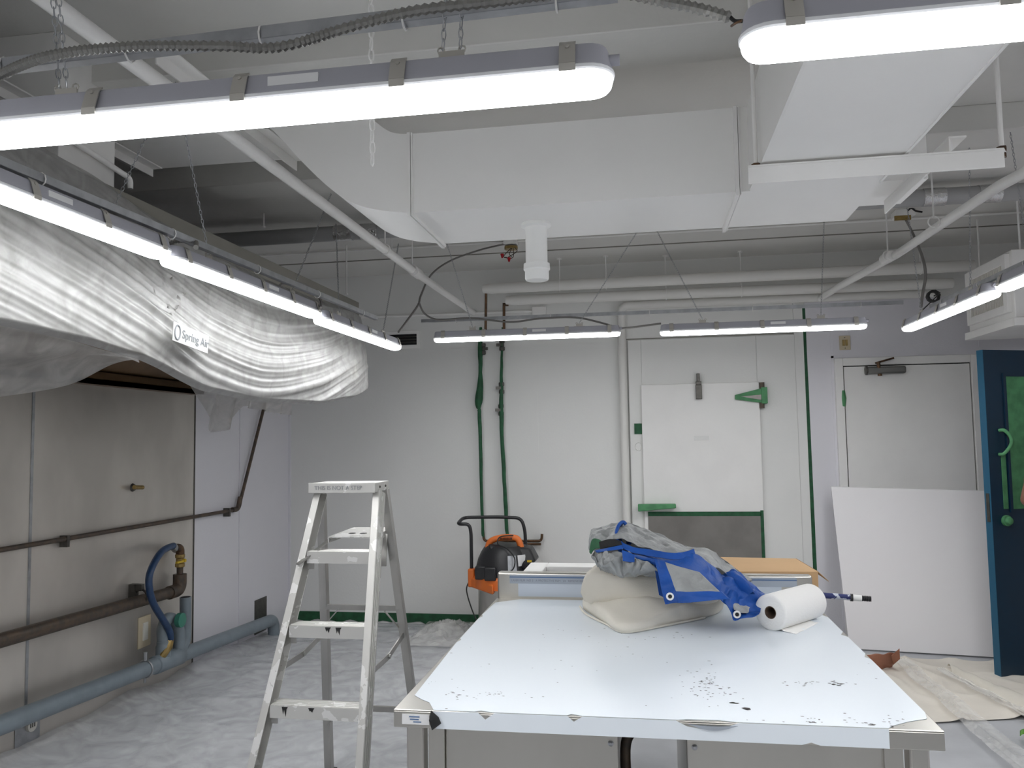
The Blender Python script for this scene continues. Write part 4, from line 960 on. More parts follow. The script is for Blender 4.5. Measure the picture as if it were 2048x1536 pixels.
def chips(spots):
    mb = MB(); rg_ = random.Random(5)
    for px_, py_, sx_, sy_, n_, big in spots:
        for _ in range(n_):
            q_ = at(px_+rg_.gauss(0, sx_), py_+rg_.gauss(0, sy_), Z=fz)
            if not (TX0+.01 < q_.x < TX1-.01 and TY0+.01 < q_.y < TY1-.05): continue
            r_ = rg_.uniform(.0010, .0026)*big; el_ = rg_.uniform(1, 2.4); o_ = rg_.uniform(0, 6)
            mb.poly([(q_.x+r_*el_*math.cos(a)*rg_.uniform(.6, 1.2), q_.y+r_*math.sin(a)*rg_.uniform(.6, 1.3), fz+.0004) for a in [o_+k*math.pi/3 for k in range(6)]])
    return mb
chip_mb = chips([(930, 1389, 22, 4, 16, 1), (990, 1388, 14, 3, 14, 1), (1410, 1355, 16, 22, 26, 1), (1395, 1385, 22, 8, 20, 1), (1420, 1362, 8, 5, 16, 1.1), (1455, 1390, 20, 12, 12, 1.2), (1625, 1367, 36, 2.5, 22, 1.2), (1675, 1369, 10, 2, 10, 1.5),
    (1270, 1295, 60, 20, 10, 1), (1100, 1300, 120, 30, 12, .9), (1560, 1442, 110, 8, 26, 1), (1740, 1450, 20, 4, 16, 1.4), (1470, 1406, 5, 1.5, 4, 2.6), (1495, 1417, 4, 1, 3, 2.6), (1620, 1445, 12, 5, 10, 1.2), (1180, 1395, 200, 30, 14, .9), (1790, 1440, 14, 12, 10, 1), (1740, 1340, 30, 30, 8, .9), (1310, 1270, 60, 4, 10, 1), (1180, 1262, 60, 10, 8, 1), (880, 1421, 20, 3, 12, 1.2), (865, 1360, 14, 30, 5, 1)])
n_film = len(film_mb.f); film_mb.add(chip_mb.v, chip_mb.f)
tf = obj('top_film', film_mb, 'film_top', tb_, ang=20)
tf.data.materials.append(M['chip'])           # torn and chipped spots of the film
for p in tf.data.polygons[n_film:]: p.material_index = 1
ff = [(TX0+.105, TZ-.042), (TX0+.115, TZ-.030), (TX0+.100, TZ-.002), (TX0+.21, TZ-.0), (TX0+.228, TZ-.016), (TX0+.25, TZ-.0), (-.20, TZ), (-.185, TZ-.012), (-.165, TZ), (.05, TZ), (.075, TZ-.012), (.12, TZ-.018), (.16, TZ-.012), (.19, TZ), (TX1-.115, TZ), (TX1-.115, TZ-.042), (TX1-.26, TZ-.042), (TX1-.28, TZ-.036), (TX1-.30, TZ-.042)]
obj('edge_film', MB().prism([(x, TY0-.0015, z) for x, z in ff], (0, .001, 0)), 'film_top', tb_, ang=20)
obj('torn_flap', MB().add([(TX0+.095, TY0-.004, TZ+.002), (TX0+.115, TY0-.008, TZ-.012), (TX0+.122, TY0-.010, TZ-.026), (TX0+.097, TY0-.003, TZ-.046), (TX0+.092, TY0-.012, TZ-.02)], [(0, 4, 1), (4, 2, 1), (4, 3, 2), (0, 3, 4)]), 'rubber', tb_)
sk = obj('maker_sticker', MB().box((TX0+.022, TY0-.002, TZ-.034), (TX0+.090, TY0, TZ-.010)), 'sticker', tb_)
for k, (a, b) in enumerate(((.040, .066), (.042, .064), (.050, .070))):
    obj('print_line', MB().box((TX0+a, TY0-.0028, TZ-.017-.006*k), (TX0+b, TY0-.002, TZ-.0145-.006*k)), 'film_line', sk)
obj('curled_film', MB().grid(lambda u, v: (.075+.115*u, TY0-.0015-.010*math.sin(math.pi*u)*(1-v), TZ-.004-.013*v*math.sin(math.pi*u)-.002), 10, 3), 'film_back', tb_)
bk = MB().box((TX0+.003, TY1, TZ-.02), (TX1-.003, TY1+.05, 1.004))
bo = obj('backsplash', bk, 'steel', tb_, bevel=.008)
def bz(py): return at(1000, py, Y=TY1).z
obj('splash_film', MB().box((TX0+.09, TY1-.0015, TZ+.008), (TX1-.12, TY1, .962)), 'film_back', bo)
obj('film_band', MB().box((TX0+.055, TY1-.0025, .960), (TX1-.062, TY1-.0005, .996)), 'film_band', bo)
obj('film_stripe', MB().box((TX0+.055, TY1-.0032, .984), (TX1-.062, TY1-.0024, .9885)), 'film_line', bo)
obj('film_print', text_mb('LASER FILM  NO 2   A PROTECTIVE FILM   24   REMOVE BEFORE USE', .0115, (TX0+.062, TY1-.0028, .9725), (1, 0, 0), (0, 0, 1), .0003, 'LEFT'), 'ink', bo)
for x in (TX0+.045, TX1-.045):
    for y in (TY0+.05, TY1-.05):
        lg = MB().box((x-.022, y-.022, 0.012), (x+.022, y+.022, TZ-.043)); lo = obj('leg', lg, 'steel', tb_, bevel=.006)
        obj('leg_foot', MB().lathe([(.024, 0), (.024, .012)], (x, y, 0), 12), 'rubber', lo)
    obj('leg_channel', MB().box((x-.02 + (.05 if x < 0 else -.05), TY0+.045, .10), (x+.02+(.05 if x < 0 else -.05), TY0+.06, TZ-.043)), 'steel', tb_)
for x0, x1 in ((TX0+.115, -.085), (.075, TX1-.075)):
    pnl = obj('front_panel', MB().box((x0, TY0+.055, .12), (x1, TY0+.062, TZ-.045)), 'steel', tb_, bevel=.003)
    xx = x1-.018 if x0 < 0 else x0+.018
    for z in (.822, .5): obj('bolt', MB().lathe([(.007, 0), (.007, -.003), (.003, -.006)], (xx, TY0+.055, z), 10, 'Y'), 'galv', pnl)
    obj('cabinet_box', MB().box((x0+.01, TY0+.07, .13), (x1-.01, TY1-.1, TZ-.06)), 'steel', tb_)
obj('under_rail', MB().box((-.085, TY0+.25, .80), (.075, TY0+.26, .825)).box((-.085, TY0+.24, .815), (.075, TY0+.28, .822)), 'steel', tb_)
obj('under_hose', MB().tube(cr([(-.075, TY0+.3, .87), (-.03, TY0+.26, .85), (-.045, TY0+.24, .80), (-.075, TY0+.24, .74), (-.065, TY0+.26, .5)], 8), .014, 12), 'iron', tb_, ang=60)
obj('under_valve', MB().box((-.075, TY0+.28, .82), (-.03, TY0+.32, .855)).cyl((-.05, TY0+.27, .835), (-.05, TY0+.25, .835), .02, 12), 'black', tb_)
obj('bottom_shelf', MB().box((TX0+.03, TY0+.08, .12), (TX1-.03, TY1-.04, .14)), 'galv', tb_)

# ------------------------------------------------------------------ things on the table
def cushion(foot, z0, z1, bulge=.01, amp=.004, sc=9, seed=0, rings=16, tilt=None, base=.97):
    pts = cr(foot+[foot[0]], 10)[:-1]; n = len(pts); c = sum(pts, Vector())/n
    prof = [(base, 0.0), (1.0, .12), (1.0+bulge, .42), (1.0+bulge*.6, .72), (.985, .9), (.955, .98), (.9, 1.0)]
    prof += [(.9*(1-k/rings), 1.0) for k in range(1, rings)]
    ls = []
    for s_, h_ in prof:
        l = []
        for p in pts:
            q = c + (p-c)*s_
            dome = (1-s_**4)*.10 if h_ >= .9 else 0
            z = z0+(z1-z0)*(h_*(1-.06)+dome*.6)
            dz = (nz(q.x*sc, q.y*sc, seed)*.7 + nz(q.x*sc*2.3, q.y*sc*2.3, seed+9)*.3)*amp*2*min(1, h_*1.6)
            dxy = noise.noise_vector(Vector((q.x*sc*1.4, q.y*sc*1.4, z*sc*3+seed)))*amp*min(1, h_*4)
            z += dz
            if tilt: z += tilt(q)*h_
            l.append((q.x+dxy.x, q.y+dxy.y, max(z0, z)))
        ls.append(l)
    return MB().loops(ls)
def T(px, py, z=TZ): return at(px, py, Z=z)
low = [T(1166, 1222), T(1205, 1247), T(1248, 1268), T(1330, 1254), T(1410, 1237), T(1442, 1226), T(1440, 1208, .905), T(1380, 1200, .905), T(1290, 1196, .905), T(1200, 1200, .905)]
low = [Vector((p.x, p.y, 0)) for p in low]
fold_tip = T(1299, 1200, .965)
lc = thing('drop_cloth', 'lower folded cream canvas drop cloth on the table, with a raised corner fold', 'drop cloth', (sum(p.x for p in low)/len(low), sum(p.y for p in low)/len(low), TZ))
obj('folded_canvas', cushion(low, TZ+.002, TZ+.030, .010, .004, 8, 3, tilt=lambda q: .028*max(0, min(1, (q.y-2.72)/.22)) + .034*max(0, 1-abs(q.x-fold_tip.x)*5.5)*max(0, 1-abs(q.y-fold_tip.y+.03)*7)), 'canvas', lc, ang=70)
def seg_fold(zoff, rad=.0025):
    pts = [T(1160, 1213, TZ+zoff), T(1172, 1228, TZ+zoff), T(1212, 1248, TZ+zoff), T(1250, 1264, TZ+zoff), T(1330, 1251, TZ+zoff), T(1410, 1235, TZ+zoff)]
    return MB().tube(cr(pts, 8), rad, 8)
obj('canvas_hem', seg_fold(.006, .004), 'canvas', lc)
upz0, upz1 = TZ+.045, TZ+.165
up = [T(1168, 1190, TZ+.08), T(1188, 1204, TZ+.055), T(1240, 1207, TZ+.055), T(1320, 1211, TZ+.055), T(1400, 1208, TZ+.055), T(1434, 1202, TZ+.055), T(1430, 1190, TZ+.05), T(1330, 1176, TZ+.06), T(1200, 1172, TZ+.07)]
up = [Vector((p.x, p.y, 0)) for p in up]
uc = thing('drop_cloth', 'upper bundled cream canvas drop cloth lying under the blue and grey tarpaulin', 'drop cloth', (sum(p.x for p in up)/len(up), sum(p.y for p in up)/len(up), upz0))
tilt_up = lambda q: -.045*max(0, (q.x-.05)/.3)
obj('bundled_canvas', cushion(up, upz0, upz1-.004, .05, .010, 8, 11, tilt=tilt_up, base=.86), 'canvas', uc, ang=70)

# tarpaulin: crumpled grey sheets with blue hems, each control point placed on the pile
tp_ = thing('tarpaulin', 'crumpled grey tarpaulin with blue hems heaped over the canvas on the table', 'tarpaulin', (.05, 2.95, 1.06))
def P(px, py, y): return at(px, py, Y=y)
def sheet(name, rows, m, amp=.006, nu=40, nv=24, sc=16, seed=0, solid=.0015):
    return obj(name, loft(rows, nu, nv, amp, sc, seed), m, tp_, ang=180, solid=solid)
# crest running down from the roll at the left to the right end
sheet('grey_crest', [
    [P(1180, 1090, 2.98), P(1184, 1060, 3.02), P(1212, 1053, 3.08), P(1247, 1044, 3.12), P(1300, 1062, 3.16), P(1372, 1092, 3.16), P(1428, 1104, 3.14), P(1468, 1138, 3.10), P(1505, 1160, 3.08)],
    [P(1178, 1098, 2.90), P(1188, 1070, 2.90), P(1216, 1062, 2.91), P(1244, 1056, 2.94), P(1300, 1072, 3.02), P(1366, 1097, 3.02), P(1415, 1108, 3.0), P(1458, 1142, 2.98), P(1490, 1165, 2.96)],
    [P(1190, 1104, 2.86), P(1200, 1088, 2.84), P(1222, 1082, 2.83), P(1243, 1078, 2.83), P(1300, 1098, 2.86), P(1350, 1110, 2.87), P(1384, 1104, 2.90), P(1435, 1136, 2.90), P(1452, 1150, 2.90)]],
    'tarp_grey', .012, 64, 28, 16, 1)
sheet('back_slope', [
    [P(1186, 1058, 3.02), P(1250, 1046, 3.12), P(1300, 1062, 3.16), P(1370, 1092, 3.16), P(1425, 1104, 3.14), P(1500, 1160, 3.08)],
    [P(1190, 1120, 3.16), P(1250, 1110, 3.22), P(1300, 1120, 3.24), P(1370, 1135, 3.24), P(1430, 1150, 3.22), P(1500, 1185, 3.15)]], 'tarp_grey', .006, 40, 10, 16, 2)
# blue hem: a ring round the mouth of the roll, then a ribbon along the lower edge of the crest
rg = [P(1252, 1049, 2.90), P(1246, 1044, 2.90), P(1238, 1050, 2.88), P(1233, 1064, 2.86), P(1234, 1080, 2.84), P(1242, 1092, 2.82), P(1256, 1098, 2.81)]
rg2 = [P(1252, 1049, 2.96), P(1247, 1048, 2.98), P(1243, 1054, 2.99), P(1242, 1066, 2.99), P(1243, 1078, 2.97), P(1248, 1088, 2.92), P(1258, 1094, 2.85)]
sheet('roll_lining', [rg, rg2], 'tarp_blue', .001, 40, 8, 14, 3)
obj('hem_edge', MB().tube(cr(rg, 6), .0065, 8), 'tarp_blue', tp_, ang=80)
obj('hollow', loft([[P(1252, 1052, 2.98), P(1250, 1070, 3.0), P(1253, 1088, 2.98)], [P(1262, 1058, 3.0), P(1268, 1070, 3.02), P(1262, 1090, 3.0)]], 12, 8), 'tarp_blue', tp_, ang=180)
sheet('blue_hem', [
    [P(1242, 1082, 2.825), P(1262, 1093, 2.81), P(1300, 1099, 2.82), P(1350, 1106, 2.84), P(1388, 1098, 2.875)],
    [P(1240, 1092, 2.81), P(1260, 1104, 2.795), P(1300, 1112, 2.80), P(1350, 1119, 2.82), P(1392, 1112, 2.86)]],
    'tarp_blue', .002, 48, 6, 14, 3)
sheet('blue_fold', [
    [P(1232, 1096, 2.84), P(1262, 1106, 2.82), P(1310, 1114, 2.83), P(1352, 1118, 2.84), P(1392, 1108, 2.87), P(1428, 1134, 2.88), P(1458, 1160, 2.88), P(1486, 1180, 2.87)],
    [P(1240, 1104, 2.81), P(1264, 1114, 2.785), P(1308, 1122, 2.78), P(1350, 1132, 2.78), P(1392, 1140, 2.80), P(1425, 1164, 2.81), P(1455, 1190, 2.82), P(1488, 1206, 2.83)],
    [P(1246, 1106, 2.83), P(1268, 1118, 2.80), P(1308, 1130, 2.78), P(1350, 1142, 2.77), P(1388, 1154, 2.78), P(1420, 1180, 2.79), P(1450, 1206, 2.79), P(1484, 1222, 2.80)]],
    'tarp_blue', .008, 64, 16, 12, 4)
# lump of grey under the roll
sheet('grey_lump', [
    [P(1183, 1106, 2.90), P(1205, 1102, 2.82), P(1235, 1104, 2.80), P(1262, 1112, 2.79), P(1290, 1118, 2.80), P(1322, 1124, 2.82)],
    [P(1182, 1116, 2.87), P(1205, 1120, 2.78), P(1235, 1120, 2.765), P(1262, 1126, 2.765), P(1290, 1130, 2.77), P(1322, 1134, 2.79)],
    [P(1192, 1130, 2.86), P(1212, 1138, 2.78), P(1238, 1146, 2.76), P(1258, 1148, 2.76), P(1285, 1146, 2.77), P(1318, 1146, 2.78)],
    [P(1205, 1134, 2.92), P(1225, 1142, 2.88), P(1245, 1150, 2.85), P(1258, 1150, 2.84), P(1285, 1148, 2.84), P(1318, 1148, 2.84)]],
    'tarp_grey', .020, 60, 44, 17, 5)
sheet('blue_tab', [[P(1244, 1100, 2.765), P(1256, 1104, 2.76), P(1270, 1110, 2.755)], [P(1246, 1122, 2.745), P(1258, 1124, 2.74), P(1269, 1125, 2.74)]], 'tarp_blue', .002, 10, 8, 14, 6)
sheet('blue_crease', [[P(1190, 1101, 2.83), P(1215, 1096, 2.80), P(1244, 1090, 2.80)], [P(1194, 1106, 2.82), P(1216, 1102, 2.79), P(1246, 1098, 2.79)]], 'tarp_blue', .001, 14, 4, 14, 12)
# dark sheets at the left mouth of the roll, coloured for its inner shade
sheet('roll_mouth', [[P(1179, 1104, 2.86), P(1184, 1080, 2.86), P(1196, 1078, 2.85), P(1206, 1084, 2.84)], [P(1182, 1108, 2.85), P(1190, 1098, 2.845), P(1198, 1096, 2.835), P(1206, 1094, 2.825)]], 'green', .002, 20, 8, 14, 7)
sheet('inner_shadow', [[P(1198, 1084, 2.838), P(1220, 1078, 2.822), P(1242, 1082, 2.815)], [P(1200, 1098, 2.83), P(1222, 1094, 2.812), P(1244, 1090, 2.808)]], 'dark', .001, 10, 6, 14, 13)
# hanging front flap with blue hem and eyelet
F0, F1, F2, F3 = P(1308, 1116, 2.755), P(1330, 1208, 2.66), P(1458, 1196, 2.70), P(1400, 1144, 2.77)
def flap(a, b, c, d, u, v): return a*(1-u)*(1-v) + b*(1-u)*v + c*u*v + d*u*(1-v)
def flap_mb(u0, u1, v0, v1, lift=0.0, amp=.004):
    def f(u, v):
        uu, vv = u0+(u1-u0)*u, v0+(v1-v0)*v
        p = flap(F0, F1, F2, F3, uu, vv)
        p += noise.noise_vector(p*15)*amp + Vector((0, -.012*math.sin(math.pi*uu)*math.sin(math.pi*vv)-lift, 0))
        p += Vector((0, -.006, 0))*(1-abs(noise.noise(p*26)))**4
        return p
    return MB().grid(f, 40, 34)
obj('grey_flap', flap_mb(.20, .97, 0.02, .76), 'tarp_grey', tp_, ang=180, solid=.001)
obj('flap_hem', flap_mb(0, .235, 0, 1, .0015), 'tarp_blue', tp_, ang=180, solid=.001)
obj('flap_hem', flap_mb(.20, 1, .73, 1, .0015), 'tarp_blue', tp_, ang=180, solid=.001)
obj('flap_back', loft([[P(1306, 1118, 2.79), P(1318, 1190, 2.74)], [P(1316, 1120, 2.80), P(1330, 1196, 2.75)]], 8, 3), 'tarp_blue', tp_, ang=180)
def eyelet(px, py, y):
    c = P(px, py, y); mb = MB().tube([c+Vector((.0095*math.cos(a), 0, .0095*math.sin(a))) for a in [k*math.pi/8 for k in range(16)]], .0032, 6, closed=True)
    e_ = obj('eyelet', mb, 'sticker', tp_); obj('eyelet_hole', MB().cyl(c+Vector((0, .0, 0)), c+Vector((0, .002, 0)), .007, 12), 'dark', e_)
eyelet(1340, 1193, 2.645)
# right tail sliding down to the table
sheet('blue_tail', [
    [P(1444, 1150, 2.93), P(1468, 1140, 2.97), P(1494, 1158, 2.96), P(1514, 1176, 2.94), P(1530, 1186, 2.93), P(1536, 1200, 2.92)],
    [P(1440, 1160, 2.86), P(1464, 1158, 2.86), P(1484, 1172, 2.86), P(1502, 1188, 2.86), P(1518, 1196, 2.88), P(1533, 1206, 2.89)],
    [P(1424, 1166, 2.82), P(1450, 1182, 2.81), P(1472, 1198, 2.82), P(1492, 1206, 2.84), P(1510, 1212, 2.86), P(1524, 1214, 2.87)],
    [P(1430, 1188, 2.79), P(1450, 1206, 2.77), P(1462, 1226, 2.755), P(1470, 1241, 2.745), P(1496, 1238, 2.765), P(1516, 1230, 2.79)]],
    'tarp_blue', .010, 50, 40, 13, 8)
obj('tail_roll', loft([[P(1448, 1146, 2.90), P(1470, 1166, 2.86), P(1490, 1194, 2.85)], [P(1466, 1142, 2.90), P(1490, 1160, 2.845), P(1506, 1184, 2.84)], [P(1476, 1150, 2.95), P(1500, 1170, 2.90), P(1512, 1192, 2.89)]], 20, 14, .003, 14, 20), 'tarp_blue', tp_, ang=180)
sheet('grey_patch', [[P(1464, 1206, 2.80), P(1480, 1208, 2.815), P(1500, 1214, 2.825)], [P(1468, 1220, 2.76), P(1482, 1226, 2.762), P(1496, 1224, 2.775)]], 'tarp_grey', .004, 12, 10, 22, 9)
eyelet(1474, 1229, 2.74)
sheet('inner_heap', [[P(1240, 1100, 3.0), P(1330, 1110, 3.02), P(1420, 1130, 3.0)], [P(1240, 1130, 2.90), P(1330, 1135, 2.90), P(1420, 1165, 2.90)], [P(1240, 1145, 2.9), P(1330, 1160, 2.88), P(1425, 1195, 2.88)]], 'tarp_grey', .008, 30, 20, 16, 10)

# paper towel roll
rz = TZ+.060
ra, rb = at(1541, 1225, Z=rz), at(1603, 1207, Z=rz)
ax = (rb-ra).normalized(); rb = ra+ax*max(.27, (rb-ra).length)
rl = thing('paper_towel_roll', 'white paper towel roll lying on the table right of the tarpaulin', 'paper towel', (ra+rb)/2-Vector((0, 0, .06)))
u_ = ax.cross(Vector((0, 0, 1))).normalized(); v_ = Vector((0, 0, 1))
def circ(c, r, n=36): return [c+u_*r*math.cos(2*math.pi*k/n)+v_*r*math.sin(2*math.pi*k/n) for k in range(n)]
obj('roll_body', MB().loops([circ(ra+ax*.03, .0205), circ(ra, .0205), circ(ra-ax*.001, .03), circ(ra, .042), circ(ra-ax*.0015, .05), circ(ra, .058), circ(ra+ax*.003, .060), circ(rb-ax*.003, .060), circ(rb, .058), circ(rb, .021)], False, True), 'towel', rl, ang=50)
obj('card_core', MB().loops([circ(ra-ax*.001, .021), circ(ra-ax*.001, .0185), circ(ra+ax*.16, .0185)], False, True), 'core', rl)
e0 = ra-v_*.059+u_*(-.01 if u_.y > 0 else .01)
sdir = Vector((ax.y, -ax.x, 0)); sdir = sdir if sdir.x > 0 else -sdir
g0 = Vector((ra.x, ra.y, TZ+.002))
obj('loose_sheet', MB().grid(lambda u, v: g0+ax*(.01+.2*u)+sdir*(.0+.085*v*(1-.3*u))+Vector((0, 0, .012*(1-v)**3+.003*nz(u*4, v*4))), 12, 8), 'towel', rl, solid=.0006)

# ------------------------------------------------------------------ behind the table
sk_ = thing('steel_sink', 'pale-rimmed steel sink unit standing behind the table', 'sink', (-.05, 3.9, 0))
sx0, sx1, sy0, sy1 = -.615, .58, 3.43, 4.22
ix0, ix1, iy0, iy1 = -.52, .05, 3.52, 4.10
rim = MB().box((sx0, sy0, .875), (ix0, sy1, .905)).box((ix1, sy0, .875), (sx1, sy1, .905)).box((ix0, sy0, .875), (ix1, iy0, .905)).box((ix0, iy1, .875), (ix1, sy1, .905))
obj('rim', rim, 'white', sk_, bevel=.004)
bs_ = MB().box((ix0, iy0, .62), (ix1, iy1, .63)).box((ix0-.004, iy0, .62), (ix0, iy1, .88)).box((ix1, iy0, .62), (ix1+.004, iy1, .88)).box((ix0, iy0-.004, .62), (ix1, iy0, .88)).box((ix0, iy1, .62), (ix1, iy1+.004, .88))
obj('basin', bs_, 'steel', sk_)
for x in (sx0+.03, sx1-.03):
    for y in (sy0+.03, sy1-.03): obj('leg', MB().cyl((x, y, 0), (x, y, .875), .02, 12), 'steel', sk_)
tag(obj('red_board', MB().hexa([(-.50, 4.02, .631), (-.02, 4.05, .631), (-.02, 4.08, .631), (-.50, 4.05, .631), (-.50, 4.06, .815), (-.02, 4.07, .855), (-.02, 4.09, .855), (-.50, 4.09, .815)]), 'darkred'), 'dark red board standing inside the sink basin', 'board')
cbx = thing('cardboard_box', 'flat brown cardboard box with an open flap behind the table', 'box', (.5, 3.8, .905))
k0, k1_, k2_, k3 = at(1425, 1113.5, Z=.985), at(1592, 1117, Z=.985), at(1636, 1143, Z=.985), at(1462, 1143, Z=.985)
k0.x, k3.x = k0.x-.0, k3.x
k3.z = k0.z = k1_.z = k2_.z = .985
dn_ = Vector((0, 0, -.079))
obj('box_body', MB().hexa([k3+dn_, k2_+dn_, k1_+dn_, k0+dn_, k3, k2_, k1_, k0]), 'card', cbx, bevel=.002)
obj('flap', MB().hexa([k2_+Vector((0, 0, -.002)), k2_+Vector((.045, .02, -.045)), k1_+Vector((.07, -.06, -.05)), k1_+Vector((0, 0, -.002)), k2_+Vector((0, 0, 0.001)), k2_+Vector((.045, .02, -.042)), k1_+Vector((.07, -.06, -.047)), k1_+Vector((0, 0, 0.001))]), 'card', cbx)
pp0, pp1 = at(1480, 1178, Y=3.46), at(1742, 1198, Y=3.40)
pd = (pp1-pp0).normalized()
ex = thing('paint_pole', 'navy-splashed white extension pole sticking out behind the table', 'pole', pp0)
obj('shaft', MB().cyl(pp0, pp1-pd*.075, .0115, 14), 'polepaint', ex)
obj('collar', MB().cyl(pp1-pd*.076, pp1-pd*.066, .015, 14), 'black', ex)
obj('white_sleeve', MB().cyl(pp1-pd*.066, pp1-pd*.034, .012, 14), 'pvc_white', ex)
obj('threaded_tip', MB().tube([pp1-pd*(.034-.034*k/11) for k in range(12)], [.0115 if k % 2 else .0095 for k in range(12)], 12), 'black', ex)

# ------------------------------------------------------------------ shop vacuum
VY = 6.2
def V(px, py, y=VY): return at(px, py, Y=y)
vc = V(1012, 1180); VX = vc.x
vm = thing('shop_vacuum', 'black and orange workshop vacuum with a push handle before the back wall', 'vacuum cleaner', (VX, VY, 0))
obj('steel_drum', MB().lathe([(.20, .10), (.215, .12), (.215, .42), (.22, .43)], (VX, VY, 0), 32), 'steel', vm)
obj('base_dolly', MB().lathe([(.26, .06), (.27, .08), (.27, .11), (.22, .13)], (VX, VY, 0), 24), 'black', vm)
for a in (.6, 2.2, 3.8, 5.4):
    c_ = Vector((VX+.23*math.cos(a), VY+.23*math.sin(a), .032)); obj('castor', MB().lathe([(.02, -.014), (.032, -.012), (.032, .012), (.02, .014)], c_, 14, 'Y'), 'rubber', vm)
obj('orange_band', MB().lathe([(.222, .42), (.245, .425), (.248, .50), (.235, .52), (.22, .52)], (VX, VY, 0), 32), 'orange', vm)
lz = V(965, 1148).z
obj('orange_bracket', MB().hexa([(VX-.28, VY-.06, .42), (VX-.05, VY-.27, .40), (VX-.05, VY-.2, .40), (VX-.2, VY, .42), (VX-.28, VY-.06, .50), (VX-.05, VY-.27, .47), (VX-.05, VY-.2, .47), (VX-.2, VY, .50)]), 'orange', vm, bevel=.012)
obj('handle_socket', MB().box((VX-.285, VY-.08, .42), (VX-.235, VY+.0, .56)), 'orange', vm, bevel=.01)
hdp = [(.232, .50), (.236, .53), (.228, .58), (.212, .64), (.188, .69), (.168, .72), (.15, .737), (.08, .745)]
obj('motor_head', MB().lathe(hdp, (VX, VY, 0), 32), 'black', vm)
obj('head_ridge', MB().hexa([(VX-.05, VY-.20, .60), (VX+.255, VY-.12, .62), (VX+.255, VY+.12, .62), (VX-.05, VY+.2, .60), (VX-.12, VY-.13, .755), (VX+.205, VY-.09, .725), (VX+.205, VY+.09, .725), (VX-.12, VY+.13, .755)]), 'black', vm, bevel=.02)
for a in (-2.3, -1.9): obj('latch', MB().box((VX+.235*math.cos(a)-.045, VY+.235*math.sin(a)-.03, .50), (VX+.235*math.cos(a)+.045, VY+.235*math.sin(a)+.02, .60)), 'black', vm, bevel=.01)
ch = [(VX-.13, VY-.06, .69), (VX-.11, VY-.06, .765), (VX-.03, VY-.06, .797), (VX+.06, VY-.06, .80), (VX+.11, VY-.06, .785), (VX+.135, VY-.06, .72)]
obj('carry_handle', MB().tube(cr(ch, 6), .024, 12), 'orange', vm, ang=60)
for k in range(9): obj('grip_slot', MB().box((VX-.025+.011*k, VY-.088, .787), (VX-.020+.011*k, VY-.080, .802)), 'dark', vm)
h0 = V(965, 1145)
hp_ = [(VX-.262, VY-.04, .50), (VX-.262, VY-.04, V(965, 1060).z-.02), (VX-.275, VY-.04, V(950, 1047).z), (VX-.37, VY-.05, V(932, 1047).z), (VX-.36, VY+.12, V(935, 1043).z+.02), (V(1000, 1034, 6.4).x, 6.40, V(1000, 1034, 6.4).z), (V(1040, 1036, 6.4).x+.01, 6.4, V(1040, 1036, 6.4).z), (V(1050, 1060, 6.4).x, 6.40, V(1050, 1060, 6.4).z), (V(1051, 1090, 6.4).x, 6.40, V(1051, 1090, 6.4).z), (VX+.19, 6.37, .45)]
obj('push_handle', MB().tube(fillet(hp_, .06, 6), .0135, 12), 'black', vm, ang=60)
obj('power_cord', MB().tube(cr([(VX+.08, VY-.09, .82), (VX-.02, VY-.11, .81), (VX-.03, VY-.15, .76), (VX+.05, VY-.19, .73), (VX+.11, VY-.225, .66), (VX+.09, VY-.25, .58), (VX-.02, VY-.25, .55)], 7), .005, 8), 'rubber', vm)
obj('power_cord', MB().tube(cr([(VX-.28, VY-.06, .46), (VX-.29, VY-.1, .40), (VX-.24, VY-.16, .28), (VX-.17, VY-.22, .16), (VX-.12, VY-.25, .05)], 7), .005, 8), 'rubber', vm)
def curved_label(name, a0, a1, z0, z1, m_, r0, r1, par=vm):
    return obj(name, MB().grid(lambda u, v: (VX+(r0+(r1-r0)*v+.003)*math.cos(a0+(a1-a0)*u), VY+(r0+(r1-r0)*v+.003)*math.sin(a0+(a1-a0)*u), z0+(z1-z0)*v), 10, 2), m_, par)
curved_label('silver_label', -1.32, -1.02, .55, .68, 'galv', .232, .206)
curved_label('printed_label', -.95, -.6, .60, .68, 'sticker', .222, .206)
obj('hose_port', MB().tube([(VX+.18, VY-.16, .61), (VX+.27, VY-.22, .58)], [.04, .045], 16), 'black', vm)
obj('yellow_sticker', MB().box((VX+.20, VY-.205, .635), (VX+.235, VY-.2, .65)), 'yellow', vm)

# ------------------------------------------------------------------ floor coverings
fs = thing('floor_sheet', 'wrinkled clear plastic sheet spread over the floor under the ladder', 'plastic sheet', (-1.8, 4, 0))
def fsh(u, v):
    x = XL+.015+2.55*u; y = 1.2+5.42*v
    wr = (1-abs(nz(x*1.6+.7*nz(x*2, y*2, 5), y*2.6, 1.2)))**5*.007 + (1-abs(nz(x*4.2, y*6.5, 4.4)))**7*.004 + .007*(nz(x*2, y*2, 9)+.5)
    wr += (1-abs(nz((x+y*.8)*5, (y-x*.5)*1.5, 8.8)))**9*.006
    z = .006 + max(0, wr)
    wr += (1-abs(nz(x*2.2+y*1.1, y*1.9-x*.6, 21.3)))**16*.022 + (1-abs(nz(x*1.3-y*1.7, y*1.2, 31.3)))**18*.02 + (1-abs(nz(x*6+y*2, y*5, 41)))**14*.008
    e = max(0, 1-u*9.5)                     # climbs the wall
    z += e*e*(.045+.05*nz(y*2.2, 3.3)) * (1.0 if y < 5.4 else max(0, 1-(y-5.4)*1.5))
    return Vector((x + .03*e*0, y, z))
obj('sheet', MB().grid(fsh, 150, 260), 'sheet', fs, ang=180)
